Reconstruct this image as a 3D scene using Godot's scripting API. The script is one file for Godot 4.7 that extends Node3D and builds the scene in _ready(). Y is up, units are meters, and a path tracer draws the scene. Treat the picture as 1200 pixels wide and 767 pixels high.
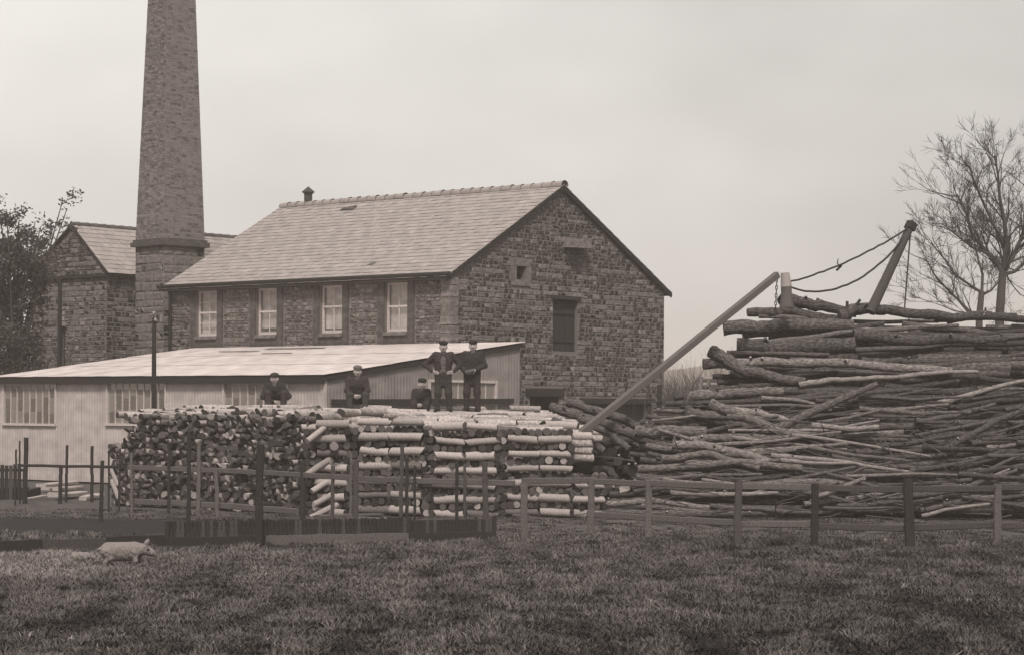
extends Node3D
# A timber yard in front of a stone mill, about 1910. World: y up, metres, the camera stands at x = z = 0 and looks along -z.

const F := 2659.0        # focal length of the old plate in pixels of a 1200 x 767 print
const EYE := 2.2
const ROLL := 0.007
const D1 := Vector3(-0.7566, 0, -0.6538)   # along the long front of the mill, to the left and away
const D2 := Vector3(0.6538, 0, -0.7566)    # along its gable, to the right and away
const UP := Vector3(0, 1, 0)

var rng := RandomNumberGenerator.new()
var M := {}
var taken := {}
var short_logs: Array = []
var stone_variants: Array = []
var lump_noise := FastNoiseLite.new()
var patch_noise := FastNoiseLite.new()


func _ready():
	rng.seed = 1911
	lump_noise.seed = 5
	lump_noise.frequency = 0.35
	patch_noise.seed = 9
	patch_noise.frequency = 0.6
	camera_sky_sun()
	materials()
	ground()
	far_country()
	mill()
	shed()
	barn()
	chimney()
	stacked_logs()
	trunk_heap()
	lifting_gear()
	fences()
	yard_things()
	trees()
	people()
	animals()
	grass()


func camera_sky_sun():
	var cam := Camera3D.new()
	cam.name = "camera"
	add_child(cam)
	cam.position = Vector3(0, EYE, 0)
	cam.rotation = Vector3(0, 0, ROLL)
	var near := 0.5
	cam.set_frustum(near * 767.0 / F, Vector2(0, near * (480.0 - 383.5) / F), near, 6000.0)
	cam.current = true
	var env := Environment.new()
	env.background_mode = Environment.BG_SKY
	env.tonemap_mode = Environment.TONE_MAPPER_LINEAR
	env.tonemap_exposure = 1.25
	env.ambient_light_source = Environment.AMBIENT_SOURCE_SKY
	env.sdfgi_enabled = true
	env.ssao_enabled = true
	env.ssil_enabled = true
	env.fog_enabled = true
	env.fog_density = 0.0012
	env.fog_light_color = Color(0.80, 0.755, 0.72)
	var sky := Sky.new()
	var pano := PanoramaSkyMaterial.new()
	pano.panorama = overcast()
	pano.energy_multiplier = 1.0
	sky.sky_material = pano
	env.sky = sky
	env.background_energy_multiplier = 1.0
	var we := WorldEnvironment.new()
	we.environment = env
	add_child(we)
	var sun := DirectionalLight3D.new()
	sun.name = "sun"
	add_child(sun)
	sun.light_energy = 0.85
	sun.light_angular_distance = 12.0
	sun.light_color = Color(1.0, 0.97, 0.94)
	sun.shadow_enabled = true
	sun.look_at_from_position(Vector3.ZERO, -Vector3(0.0, 0.80, 0.68))


func overcast() -> ImageTexture:
	# even cloud with soft darker banks; brighter towards the left
	var w := 1024
	var h := 512
	var n := FastNoiseLite.new()
	n.seed = 31
	n.frequency = 1.6
	n.fractal_octaves = 5
	var im := Image.create(w, h, false, Image.FORMAT_RGBF)
	var glow := Vector3(-0.5, 0.25, -0.83).normalized()      # direction of the brightest sky
	for j in h:
		var el := (0.5 - (j + 0.5) / h) * PI
		for i in w:
			var az := (i + 0.5) / w * TAU     # column 0 looks along -z
			var d := Vector3(sin(az) * cos(el), sin(el), -cos(az) * cos(el))
			var v := 0.48 + 0.25 * pow(maxf(0.0, d.dot(glow)), 6.0) + 0.14 * maxf(0.0, d.y) + 0.10 * n.get_noise_3d(d.x * 2.0, d.y * 5.0, d.z * 2.0)
			v += 0.035 * n.get_noise_3d(d.x * 9.0, d.y * 22.0, d.z * 9.0)
			if d.y < 0.0:
				v *= lerpf(1.0, 0.3, smoothstep(0.0, 0.2, -d.y))
			im.set_pixel(i, j, Color(v * 1.025, v * 0.993, v * 0.945))
	return ImageTexture.create_from_image(im)


# ------------------------------------------------------------------ materials

func sep(v: float) -> Color:
	# the print is sepia: every real surface here carries the same slight warm cast. v is the linear base colour.
	return Color(v * 1.10, v * 0.97, v * 0.93).linear_to_srgb()


func sepl(v: float) -> Color:
	return Color(v * 1.10, v * 0.97, v * 0.93)


func noise_tex(sd: int, freq: float, lo: float, hi: float, octaves := 4, kind := FastNoiseLite.TYPE_SIMPLEX_SMOOTH) -> NoiseTexture2D:
	var n := FastNoiseLite.new()
	n.seed = sd
	n.noise_type = kind
	n.frequency = freq
	n.fractal_octaves = octaves
	var t := NoiseTexture2D.new()
	t.width = 512
	t.height = 512
	t.seamless = true
	t.noise = n
	var g := Gradient.new()
	g.set_color(0, Color(lo, lo, lo))
	g.set_color(1, Color(hi, hi, hi))
	t.color_ramp = g
	return t


func mk(v: float, rough: float, tex = null, scale := 1.0, nrm = null, nscale := 1.0, world := true) -> StandardMaterial3D:
	var m := StandardMaterial3D.new()
	m.albedo_color = sep(v)
	m.roughness = rough
	m.metallic_specular = 0.3
	if tex:
		m.albedo_texture = tex
	if nrm:      # fine relief of nscale centimetres
		m.heightmap_enabled = true
		m.heightmap_texture = nrm
		m.heightmap_scale = nscale
	m.uv1_triplanar = true
	m.uv1_world_triplanar = world
	m.uv1_scale = Vector3(scale, scale, scale)
	return m


func materials():
	var mottle := noise_tex(1, 0.012, 0.55, 1.0, 5)
	var soft := noise_tex(8, 0.008, 0.8, 1.0, 5)
	var grain := noise_tex(2, 0.05, 0.6, 1.0, 4)
	var blotch := noise_tex(3, 0.006, 0.62, 1.0, 5)
	var rough_n := noise_tex(4, 0.03, 0.0, 1.0, 5)
	var fine_n := noise_tex(6, 0.08, 0.0, 1.0, 3)
	var bark_n := noise_tex(7, 0.025, 0.0, 1.0, 5)
	# rubble stone in five tones, mortar
	M.stone = []
	for v in [0.24, 0.26, 0.28, 0.305, 0.355]:
		M.stone.append(mk(v, 0.95, mottle, 0.9, rough_n, 0.8))
	M.mortar = mk(0.24, 1.0, grain, 1.2, rough_n, 0.6)
	M.dressed = mk(0.13, 0.9, mottle, 0.7, rough_n, 0.5)
	M.palestone = mk(0.26, 0.9, mottle, 0.7, rough_n, 0.5)
	M.slate = []
	for v in [0.325, 0.345, 0.365, 0.385]:
		var s := mk(v, 0.75, soft, 0.55, fine_n, 0.5)
		M.slate.append(s)
	M.slate_dark = mk(0.13, 0.8, blotch, 0.6, fine_n, 0.5)
	M.brick = []
	for v in [0.262, 0.27, 0.278, 0.286]:
		M.brick.append(mk(v, 0.95, grain, 0.8, fine_n, 0.6))
	M.brick_mortar = mk(0.29, 1.0, grain, 1.0)
	M.sheet = []
	for v in [0.50, 0.525, 0.55]:
		M.sheet.append(mk(v, 0.75, soft, 0.5))
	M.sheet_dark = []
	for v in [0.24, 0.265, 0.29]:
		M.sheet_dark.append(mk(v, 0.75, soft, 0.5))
	M.roofsheet = []
	for v in [0.54, 0.57, 0.60]:
		M.roofsheet.append(mk(v, 0.6, soft, 0.35))
	M.dark_timber = mk(0.05, 0.9, grain, 1.0, fine_n, 0.6)
	M.grey_timber = mk(0.17, 0.9, grain, 1.0, fine_n, 0.6)
	M.mid_timber = mk(0.10, 0.9, grain, 1.0, fine_n, 0.6)
	M.pale_timber = mk(0.55, 0.85, grain, 1.0, fine_n, 0.5)
	M.white_paint = mk(0.76, 0.7, grain, 0.7)
	M.blind = mk(0.60, 0.95, blotch, 0.8)
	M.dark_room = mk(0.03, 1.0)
	M.iron = mk(0.035, 0.6, grain, 1.0)
	var gl := StandardMaterial3D.new()
	gl.transparency = BaseMaterial3D.TRANSPARENCY_ALPHA
	gl.albedo_color = Color(0.8, 0.78, 0.75, 0.12)
	gl.roughness = 0.03
	M.glass = gl
	var gd := StandardMaterial3D.new()      # dusty workshop glass, also the darker tone of the painted-in reflections
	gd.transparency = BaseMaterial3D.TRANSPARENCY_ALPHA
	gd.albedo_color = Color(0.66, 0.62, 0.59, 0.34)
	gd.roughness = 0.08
	M.dusty_reflect_glass = gd
	var gf := gd.duplicate()     # whiter panes: the bright part of mottled reflections, painted into the glass
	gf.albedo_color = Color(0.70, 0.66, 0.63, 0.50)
	M.pale_reflect_glass = gf
	# wood in the round
	M.bark = []
	for v in [0.10, 0.145, 0.20, 0.27, 0.36]:
		var b := mk(v, 0.95, noise_tex(20 + int(v * 100), 0.03, 0.35, 1.0, 5), 1.0, bark_n, 1.0)
		b.uv1_triplanar = false
		b.uv1_scale = Vector3(1.0, 1.0, 1.0)
		M.bark.append(b)
	var pb := mk(0.42, 0.9, noise_tex(33, 0.03, 0.45, 1.0, 5), 1.0, bark_n, 0.8)
	pb.uv1_triplanar = false
	M.bark_pale = pb
	M.peeled = []
	for v in [0.48, 0.56, 0.63, 0.70]:
		M.peeled.append(mk(v, 0.85, noise_tex(40 + int(v * 10), 0.02, 0.5, 1.0, 5), 1.3, bark_n, 0.5, false))
	M.peeled_dark = mk(0.21, 0.9, mottle, 1.3, bark_n, 0.6, false)
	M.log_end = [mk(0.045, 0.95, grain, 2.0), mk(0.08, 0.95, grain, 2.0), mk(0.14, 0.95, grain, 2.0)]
	M.log_end_pale = mk(0.48, 0.9, grain, 2.0)
	M.twig = mk(0.07, 0.95)
	M.leaf = []
	for v in [0.035, 0.05, 0.075]:
		var l := mk(v, 0.7)
		l.backlight_enabled = true
		l.backlight = Color(0.25, 0.22, 0.2)
		l.cull_mode = BaseMaterial3D.CULL_DISABLED
		M.leaf.append(l)
	var gm := StandardMaterial3D.new()
	gm.vertex_color_use_as_albedo = true
	gm.roughness = 0.9
	gm.metallic_specular = 0.2
	gm.cull_mode = BaseMaterial3D.CULL_DISABLED
	M.blade = gm
	var em := mk(1.0, 1.0, noise_tex(60, 0.02, 0.5, 1.0, 6), 0.35, rough_n, 1.0)
	em.albedo_color = Color.WHITE
	em.vertex_color_use_as_albedo = true
	M.earth = em
	var pm := StandardMaterial3D.new()
	pm.vertex_color_use_as_albedo = true
	pm.roughness = 0.9
	pm.metallic_specular = 0.25
	pm.heightmap_enabled = true
	pm.heightmap_texture = noise_tex(61, 0.014, 0.0, 1.0, 3)
	pm.heightmap_scale = 3.0
	pm.uv1_triplanar = true
	pm.uv1_scale = Vector3(3, 1.6, 3)
	M.cloth = pm
	M.cap_cloth = [mk(0.035, 0.95, grain, 4.0), mk(0.05, 0.95, grain, 4.0), mk(0.16, 0.95, grain, 4.0)]
	M.rope = mk(0.06, 0.95, grain, 6.0)
	M.rag = mk(0.5, 0.9, grain, 2.0)


# ------------------------------------------------------------------ naming

func numbered(parent: Node, called: String) -> String:
	var key := str(parent.get_instance_id()) + called
	var n: int = taken.get(key, 0)
	taken[key] = n + 1
	return called if n == 0 else "%s_%03d" % [called, n]


func put(parent: Node, called: String, mesh: Mesh, xf := Transform3D.IDENTITY, mats: Array = []) -> MeshInstance3D:
	var o := MeshInstance3D.new()
	o.mesh = mesh
	o.name = numbered(parent, called)
	parent.add_child(o)
	o.transform = xf
	for i in mats.size():
		o.set_surface_override_material(i, mats[i])
	return o


func thing(called: String, label: String, category: String, where := Vector3.ZERO, basis := Basis.IDENTITY, group := "") -> Node3D:
	var o := Node3D.new()
	o.name = numbered(self, called)
	add_child(o)
	o.transform = Transform3D(basis, where)
	tag(o, label, category, group)
	return o


func tag(o: Node, label: String, category: String, group := ""):
	o.set_meta("label", label)
	o.set_meta("category", category)
	if group != "":
		o.set_meta("group", group)


# ------------------------------------------------------------------ measuring from the print

func at(px: float, py: float, d: float) -> Vector3:
	var x := px - 600.0
	var y := py - 480.0
	var u := x * cos(ROLL) + y * sin(ROLL)
	var v := -x * sin(ROLL) + y * cos(ROLL)
	return Vector3(u / F * d, EYE - v / F * d, -d)


func on(px: float, py: float, o: Vector3, n: Vector3) -> Vector3:
	var ray := at(px, py, 1.0) - Vector3(0, EYE, 0)
	var t := (o - Vector3(0, EYE, 0)).dot(n) / ray.dot(n)
	return Vector3(0, EYE, 0) + ray * t


func spot(px: float, py: float) -> Vector3:
	return on(px, py, Vector3.ZERO, UP)


# ------------------------------------------------------------------ shapes

func new_st(m: Material = null) -> SurfaceTool:
	var st := SurfaceTool.new()
	st.begin(Mesh.PRIMITIVE_TRIANGLES)
	st.set_uv(Vector2.ZERO)
	if m:
		st.set_material(m)
	return st


func done(st: SurfaceTool, into: ArrayMesh = null) -> ArrayMesh:
	st.generate_normals()
	return st.commit(into) if into else st.commit()


func quad(st: SurfaceTool, a: Vector3, b: Vector3, c: Vector3, d: Vector3):
	st.set_smooth_group(-1)
	for p in [a, b, c, a, c, d]:
		st.add_vertex(p)


# c: four bottom corners then four top corners, each ring: front-left, front-right, back-right, back-left
func hexa(st: SurfaceTool, c: Array):
	quad(st, c[4], c[5], c[1], c[0])
	quad(st, c[5], c[6], c[2], c[1])
	quad(st, c[6], c[7], c[3], c[2])
	quad(st, c[7], c[4], c[0], c[3])
	quad(st, c[7], c[6], c[5], c[4])
	quad(st, c[0], c[1], c[2], c[3])


func box(st: SurfaceTool, lo: Vector3, hi: Vector3, xf := Transform3D.IDENTITY, jit := 0.0):
	var c: Array = []
	for y in [lo.y, hi.y]:
		for p in [Vector3(lo.x, y, hi.z), Vector3(hi.x, y, hi.z), Vector3(hi.x, y, lo.z), Vector3(lo.x, y, lo.z)]:
			var q: Vector3 = p
			if jit > 0.0:
				q += Vector3(rng.randf_range(-jit, jit), rng.randf_range(-jit, jit), rng.randf_range(-jit, jit))
			c.append(xf * q)
	hexa(st, c)


# a beam from a to b with chamfered arrises, w wide (across) and h deep
func beam(st: SurfaceTool, a: Vector3, b: Vector3, w: float, h: float, bev := 0.12, side := Vector3.UP, jit := 0.0):
	var ax := (b - a).normalized()
	var s := side
	if absf(ax.dot(s)) > 0.95:
		s = Vector3(0, 0, 1)
	var u := ax.cross(s).normalized()
	var v := u.cross(ax).normalized()
	var e := minf(w, h) * bev
	var ring := [Vector2(-w / 2 + e, -h / 2), Vector2(w / 2 - e, -h / 2), Vector2(w / 2, -h / 2 + e), Vector2(w / 2, h / 2 - e), Vector2(w / 2 - e, h / 2), Vector2(-w / 2 + e, h / 2), Vector2(-w / 2, h / 2 - e), Vector2(-w / 2, -h / 2 + e)]
	var n := 1 if jit == 0.0 else 5
	var rings: Array = []
	for k in n + 1:
		var o := a.lerp(b, float(k) / n)
		if jit > 0.0:
			o += u * rng.randf_range(-jit, jit) + v * rng.randf_range(-jit, jit)
		var r: Array = []
		for p in ring:
			r.append(o + u * p.x + v * p.y)
		rings.append(r)
	for k in n:
		for i in 8:
			var j := (i + 1) % 8
			quad(st, rings[k][i], rings[k][j], rings[k + 1][j], rings[k + 1][i])
	for i in range(1, 7):
		st.set_smooth_group(-1)
		for p in [rings[0][0], rings[0][i + 1], rings[0][i]]:
			st.add_vertex(p)
		for p in [rings[n][0], rings[n][i], rings[n][i + 1]]:
			st.add_vertex(p)


# a round limb through pts; the ends are left to caps()
func tube(st: SurfaceTool, pts: Array, rad: Array, sides := 8, bump := 0.0, uvs := Vector2(2, 0.6), smooth := true) -> Array:
	var n := pts.size()
	var t0: Vector3 = (pts[1] - pts[0]).normalized()
	var u := t0.cross(Vector3(0.31, 0.9, 0.2)).normalized()
	var rings: Array = []
	var run: Array = []
	var length := 0.0
	for k in n:
		var t: Vector3 = (pts[mini(k + 1, n - 1)] - pts[maxi(k - 1, 0)]).normalized()
		u = (u - t * u.dot(t)).normalized()
		var w := t.cross(u)
		if k > 0:
			length += (pts[k] - pts[k - 1]).length()
		run.append(length)
		var r: Array = []
		for i in sides:
			var a := TAU * i / sides
			var q: float = rad[k] * (1.0 + (rng.randf_range(-bump, bump) if bump > 0.0 else 0.0))
			r.append(pts[k] + (u * cos(a) + w * sin(a)) * q)
		rings.append(r)
	st.set_smooth_group(0 if smooth else -1)
	for k in n - 1:
		for i in sides:
			var j := (i + 1) % sides
			var ua := float(i) / sides * uvs.x
			var ub := float(i + 1) / sides * uvs.x
			var va: float = run[k] * uvs.y
			var vb: float = run[k + 1] * uvs.y
			for q in [[rings[k][i], ua, va], [rings[k + 1][j], ub, vb], [rings[k][j], ub, va], [rings[k][i], ua, va], [rings[k + 1][i], ua, vb], [rings[k + 1][j], ub, vb]]:
				st.set_uv(Vector2(q[1], q[2]))
				st.add_vertex(q[0])
	return rings


func caps(st: SurfaceTool, rings: Array, both := true):
	st.set_smooth_group(-1)
	var ends := [rings[0], rings[rings.size() - 1]]
	for e in (2 if both else 1):
		var r: Array = ends[e]
		var c := Vector3.ZERO
		for p in r:
			c += p
		c /= r.size()
		for i in r.size():
			var j := (i + 1) % r.size()
			for p in ([c, r[i], r[j]] if e == 0 else [c, r[j], r[i]]):
				st.set_uv(Vector2(p.x, p.y + p.z))
				st.add_vertex(p)


func ball(st: SurfaceTool, c: Vector3, r: Vector3, xf := Transform3D.IDENTITY, lo := -0.5, seg := 12, rows := 8):
	# ellipsoid from latitude lo*PI up to the pole
	st.set_smooth_group(0)
	var P: Array = []
	for j in rows + 1:
		var el := lerpf(lo * PI, 0.5 * PI, float(j) / rows)
		var row: Array = []
		for i in seg:
			var a := TAU * i / seg
			row.append(xf * (c + Vector3(cos(a) * cos(el) * r.x, sin(el) * r.y, sin(a) * cos(el) * r.z)))
		P.append(row)
	for j in rows:
		for i in seg:
			var k := (i + 1) % seg
			for p in [P[j][i], P[j][k], P[j + 1][k], P[j][i], P[j + 1][k], P[j + 1][i]]:
				st.add_vertex(p)


# pieces are [mesh, [materials], transform, rank]: the most visible ones become parts of their own, the rest one joined part
func lay(parent: Node, called: String, pieces: Array, limit: int, rest_name: String):
	pieces.sort_custom(func(a, b): return a[3] > b[3])
	for i in mini(limit, pieces.size()):
		put(parent, called, pieces[i][0], pieces[i][2], pieces[i][1])
	if pieces.size() > limit:
		var o := put(parent, rest_name, joined(pieces.slice(limit)))
		o.set_meta("kind", "stuff")


func joined(pieces: Array) -> ArrayMesh:
	var by := {}
	for p in pieces:
		for s in p[0].get_surface_count():
			var m: Material = p[1][s]
			if not by.has(m):
				by[m] = new_st(m)
			by[m].append_from(p[0], s, p[2])
	var am := ArrayMesh.new()
	for m in by:
		by[m].commit(am)
	return am


func prof(P: Array, u: float) -> float:
	for i in P.size() - 1:
		if u <= P[i + 1].x:
			return lerpf(P[i].y, P[i + 1].y, clampf((u - P[i].x) / maxf(P[i + 1].x - P[i].x, 1e-5), 0.0, 1.0))
	return P[P.size() - 1].y


# the solid core of a wall: x along, y up, z out; the profile P is its top edge; openings are cut out
func wall_core(st: SurfaceTool, W: Transform3D, P: Array, openings: Array, thick: float):
	var us: Array = []
	for p in P:
		us.append(p.x)
	for o in openings:
		us.append(o.position.x)
		us.append(o.end.x)
	us.sort()
	for i in us.size() - 1:
		var a: float = us[i]
		var b: float = us[i + 1]
		if b - a < 0.002:
			continue
		var m := (a + b) / 2
		var cuts: Array = []
		for o in openings:
			if o.position.x < m and o.end.x > m:
				cuts.append(o)
		cuts.sort_custom(func(p, q): return p.position.y < q.position.y)
		var y0 := 0.0
		for o in cuts:
			if o.position.y > y0 + 0.01:
				box(st, Vector3(a, y0, -thick), Vector3(b, o.position.y, 0), W)
			y0 = o.end.y
		var ta := prof(P, a + 0.0001)
		var tb := prof(P, b - 0.0001)
		hexa(st, [W * Vector3(a, y0, 0), W * Vector3(b, y0, 0), W * Vector3(b, y0, -thick), W * Vector3(a, y0, -thick), W * Vector3(a, ta, 0), W * Vector3(b, tb, 0), W * Vector3(b, tb, -thick), W * Vector3(a, ta, -thick)])


func stone_meshes():
	for k in 8:
		var st := new_st()
		var f: Array = []
		var g: Array = []
		for p in [Vector2(0, 1), Vector2(1, 1), Vector2(1, 0), Vector2(0, 0)]:
			f.append(Vector3(p.x + rng.randf_range(-0.04, 0.03), p.y + rng.randf_range(-0.10, 0.06), 0.0))
			var q: Vector2 = Vector2(0.5, 0.5) + (p - Vector2(0.5, 0.5)) * Vector2(rng.randf_range(0.70, 0.92), rng.randf_range(0.6, 0.88))
			g.append(Vector3(q.x, q.y, 1.0 + rng.randf_range(-0.35, 0.35)))
		quad(st, g[0], g[1], g[2], g[3])
		for i in 4:
			var j := (i + 1) % 4
			quad(st, f[i], f[j], g[j], g[i])
		stone_variants.append(done(st))


# rubble stones laid in rough courses over the face of a wall
func stones(W: Transform3D, P: Array, openings: Array, v0: float, ch: Vector2, cl: Vector2, tones: Array, far := 1.0) -> Array:
	var out: Array = []
	var width: float = P[P.size() - 1].x
	var top := 0.0
	for p in P:
		top = maxf(top, p.y)
	var v := v0
	while v < top:
		var h := rng.randf_range(ch.x, ch.y)
		var u := 0.0
		while u < width - 0.05:
			var l := minf(rng.randf_range(cl.x, cl.y) * (1.0 if rng.randf() > 0.12 else 1.4), width - u)
			var uu := u
			u += l
			var hh := h * rng.randf_range(0.9, 1.0)
			var t := minf(prof(P, uu), prof(P, uu + l))
			if v + hh > t:
				hh = t - v
			if hh < 0.06 or l < 0.06:
				continue
			var a := uu
			var b := uu + l
			var skip := false
			for o in openings:
				if o.position.y < v + hh and o.end.y > v and o.position.x < b and o.end.x > a:
					if o.position.x - a > 0.1:
						b = o.position.x
					elif b - o.end.x > 0.1:
						a = o.end.x
					else:
						skip = true
			if skip:
				continue
			var xf := W * Transform3D(Basis.from_scale(Vector3(b - a - 0.018, hh - 0.016, rng.randf_range(0.016, 0.036))), Vector3(a + 0.009, v + 0.008, -0.004))
			var tone: int = clampi(int(rng.randfn(2.0, 0.8) + 0.8 * lump_noise.get_noise_2d(uu * 2.0 + far * 37.0, v * 2.0)), 0, 4)
			if hh > 0.13 and b - a < 0.3 and rng.randf() < 0.4:      # two thin stones in place of one
				var lower := Transform3D(xf.basis * Basis.from_scale(Vector3(1, 0.48, 1)), xf.origin)
				var upper := Transform3D(xf.basis * Basis.from_scale(Vector3(1, 0.46, 0.8)), xf.origin + xf.basis.y * 0.53)
				out.append([stone_variants[rng.randi() % 8], [tones[tone]], lower, (b - a) * hh * far * 0.5])
				out.append([stone_variants[rng.randi() % 8], [tones[clampi(tone + rng.randi_range(-1, 1), 0, 4)]], upper, (b - a) * hh * far * 0.5])
				continue
			var roll := xf.basis.y.normalized().cross(xf.basis.x.normalized()).normalized()
			xf.basis = Basis(roll, rng.randfn(0.0, 0.028)) * xf.basis
			out.append([stone_variants[rng.randi() % 8], [tones[tone]], xf, (b - a) * hh * far])
		v += h
	return out


# slates over a four-cornered slope: el, er eave left and right; rl, rr ridge left and right
func slates(parent_inv: Transform3D, el: Vector3, er: Vector3, rl: Vector3, rr: Vector3, courses: int, per: int, tones: Array, dark, facing := 1.0) -> Array:
	var out: Array = []
	var n := (er - el).cross(rl - el).normalized()
	if n.y < 0.0:
		n = -n
	var thin := slate_mesh()
	for c in courses:
		var t0 := float(c) / courses
		var t1 := float(c + 1) / courses
		for k in per + 1:
			var off := 0.5 if c % 2 else 0.0
			var s0 := clampf((k - off) / per, 0.0, 1.0)
			var s1 := clampf((k + 1 - off) / per, 0.0, 1.0)
			if s1 - s0 < 0.1 / per:
				continue
			var a := el.lerp(er, s0).lerp(rl.lerp(rr, s0), t0)
			var b := el.lerp(er, s1).lerp(rl.lerp(rr, s1), t0)
			var u := b - a
			var up := (rl.lerp(rr, (s0 + s1) / 2) - el.lerp(er, (s0 + s1) / 2)).normalized()
			var span := (rl.lerp(rr, s0) - el.lerp(er, s0)).length() / courses
			var un := u.normalized()
			var lift := rng.randf_range(0.012, 0.024)
			var tilt := (up * span * 1.25 - n * lift).normalized()
			var nn := un.cross(tilt)
			if nn.dot(n) < 0.0:
				nn = -nn
			if un.cross(tilt).dot(n) < 0.0:      # keep the frame right-handed
				a = b
				u = -u
			var bas := Basis(u * 0.975, tilt * span * 1.25, nn * 0.014)
			var org := a + n * (lift + 0.012) - up * rng.randf_range(0.0, 0.025) + u * 0.012
			var m: Material = tones[clampi(int(rng.randfn(1.6, 0.9)), 0, tones.size() - 1)]
			if dark and rng.randf() < 0.002:
				m = dark
			out.append([thin, [m], parent_inv * Transform3D(bas, org), facing * (1.0 + 0.3 * t1 + 0.4 * (s0 if facing > 0 else 0.0)) * (0.5 + rng.randf())])
	return out


var slate_cache: ArrayMesh = null
func slate_mesh() -> ArrayMesh:
	if slate_cache == null:
		var st := new_st()
		box(st, Vector3(0, 0, 0), Vector3(1, 1, 1))
		slate_cache = done(st)
	return slate_cache


# ------------------------------------------------------------------ the ground and what lies far off

func ground_y(x: float, z: float) -> float:
	var d := -z
	var field := 1.0 - smoothstep(37.0, 42.0, d)
	var y := 0.05 * lump_noise.get_noise_2d(x * 0.7, z * 0.25) * field + 0.03 * lump_noise.get_noise_2d(x * 3.1, z * 3.1) * field
	y += 0.02 * patch_noise.get_noise_2d(x, z)
	if d > 110.0:
		y += 0.0002 * (d - 110.0) * (d - 110.0) * 0.02
	return y


func axis_steps(parts: Array) -> Array:
	var out: Array = []
	for p in parts:
		var v: float = p[0]
		while v < p[1] - 1e-4:
			out.append(v)
			v += p[2]
	out.append(parts[parts.size() - 1][1])
	return out


func ground():
	var xs := axis_steps([[-900.0, -100.0, 80.0], [-100.0, -26.0, 6.0], [-26.0, 26.0, 0.4], [26.0, 100.0, 6.0], [100.0, 900.0, 80.0]])
	var zs := axis_steps([[-1400.0, -150.0, 60.0], [-150.0, -76.0, 6.0], [-76.0, -46.0, 1.0], [-46.0, -12.0, 0.3], [-12.0, 60.0, 6.0]])
	var st := new_st(M.earth)
	st.set_smooth_group(0)
	var nx := xs.size()
	for z in zs:
		for x in xs:
			var d: float = -z
			var n := patch_noise.get_noise_2d(x * 0.5, z * 0.5)
			var grassy := 0.075 + 0.03 * n
			var yard := 0.125 + 0.05 * patch_noise.get_noise_2d(x * 1.7 + 50.0, z * 1.7)
			var v := lerpf(grassy, yard, smoothstep(36.8, 39.5, d + 1.5 * n) * (1.0 - smoothstep(75.0, 90.0, d)))
			# wet trodden mud along the hurdle at the left
			v = lerpf(v, 0.03, smoothstep(-2.2, -4.5, x) * smoothstep(34.0, 35.5, d + n) * (1.0 - smoothstep(44.0, 47.0, d + 2.0 * n)))
			st.set_color(sepl(maxf(v, 0.03)))
			st.add_vertex(Vector3(x, ground_y(x, z), z))
	for j in zs.size() - 1:
		for i in nx - 1:
			var a := j * nx + i
			# row j is farther than row j + 1
			for k in [a, a + 1, a + nx + 1, a, a + nx + 1, a + nx]:
				st.add_index(k)
	var o := put(self, "ground", done(st))
	o.set_meta("kind", "structure")
	o.set_meta("label", "rough pasture in front and trodden timber yard behind the fence")


func far_country():
	# a low wooded rise beyond the yard, fading in the air
	var st := new_st(mk(0.10, 1.0, noise_tex(71, 0.02, 0.5, 1.0), 0.02))
	st.set_smooth_group(0)
	var n := 80
	for j in 6:
		for i in n + 1:
			var x := lerpf(-520.0, 520.0, float(i) / n)
			var t := j / 5.0
			var top := 19.0 + 6.0 * lump_noise.get_noise_2d(x * 0.02, 3.0) + 1.2 * lump_noise.get_noise_2d(x * 0.3, 9.0)
			st.add_vertex(Vector3(x, top * sin(t * PI * 0.5) - 0.5, -700.0 - 180.0 * t))
	for j in 5:
		for i in n:
			var a := j * (n + 1) + i
			for k in [a, a + n + 1, a + n + 2, a, a + n + 2, a + 1]:
				st.add_index(k)
	var o := put(self, "hills", done(st))
	o.set_meta("kind", "structure")
	o.set_meta("label", "low hazy rise of land on the skyline")
	# bare scrub behind the yard, right of the mill
	var spots := [[793, 436, 104.0, 3.1], [822, 424, 112.0, 3.9], [846, 418, 108.0, 4.2], [876, 430, 116.0, 3.6], [772, 444, 118.0, 2.9], [905, 420, 112.0, 4.0]]
	var said := ["bare grey bush just right of the mill's far corner", "bare grey bush in the gap between the mill and the heap, second from the mill", "tall bare bush close behind the left end of the trunk heap", "bare bush hidden low behind the trunk heap's upper logs", "small bare bush peeping past the mill's far corner", "bare bush mostly hidden behind the top of the trunk heap"]
	for i in spots.size():
		var s = spots[i]
		var p := at(s[0], s[1], s[2])
		var b := thing("bare_bush", said[i], "bush", Vector3(p.x, 0, p.z), Basis.IDENTITY, "bare bushes behind the timber yard")
		var tw := new_st(M.bark[1])
		for k in 170:
			var a := rng.randf() * TAU
			var base := Vector3(cos(a), 0, sin(a)) * rng.randf() * 1.3
			var lean := Vector3(cos(a), 0, sin(a)) * rng.randf_range(0.1, 0.75)
			branch(tw, base, (UP + lean).normalized(), 0.03, p.y * rng.randf_range(0.30, 0.52), 2, 3, 0.5)
		put(b, "twigs", done(tw)).set_meta("kind", "stuff")


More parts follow.
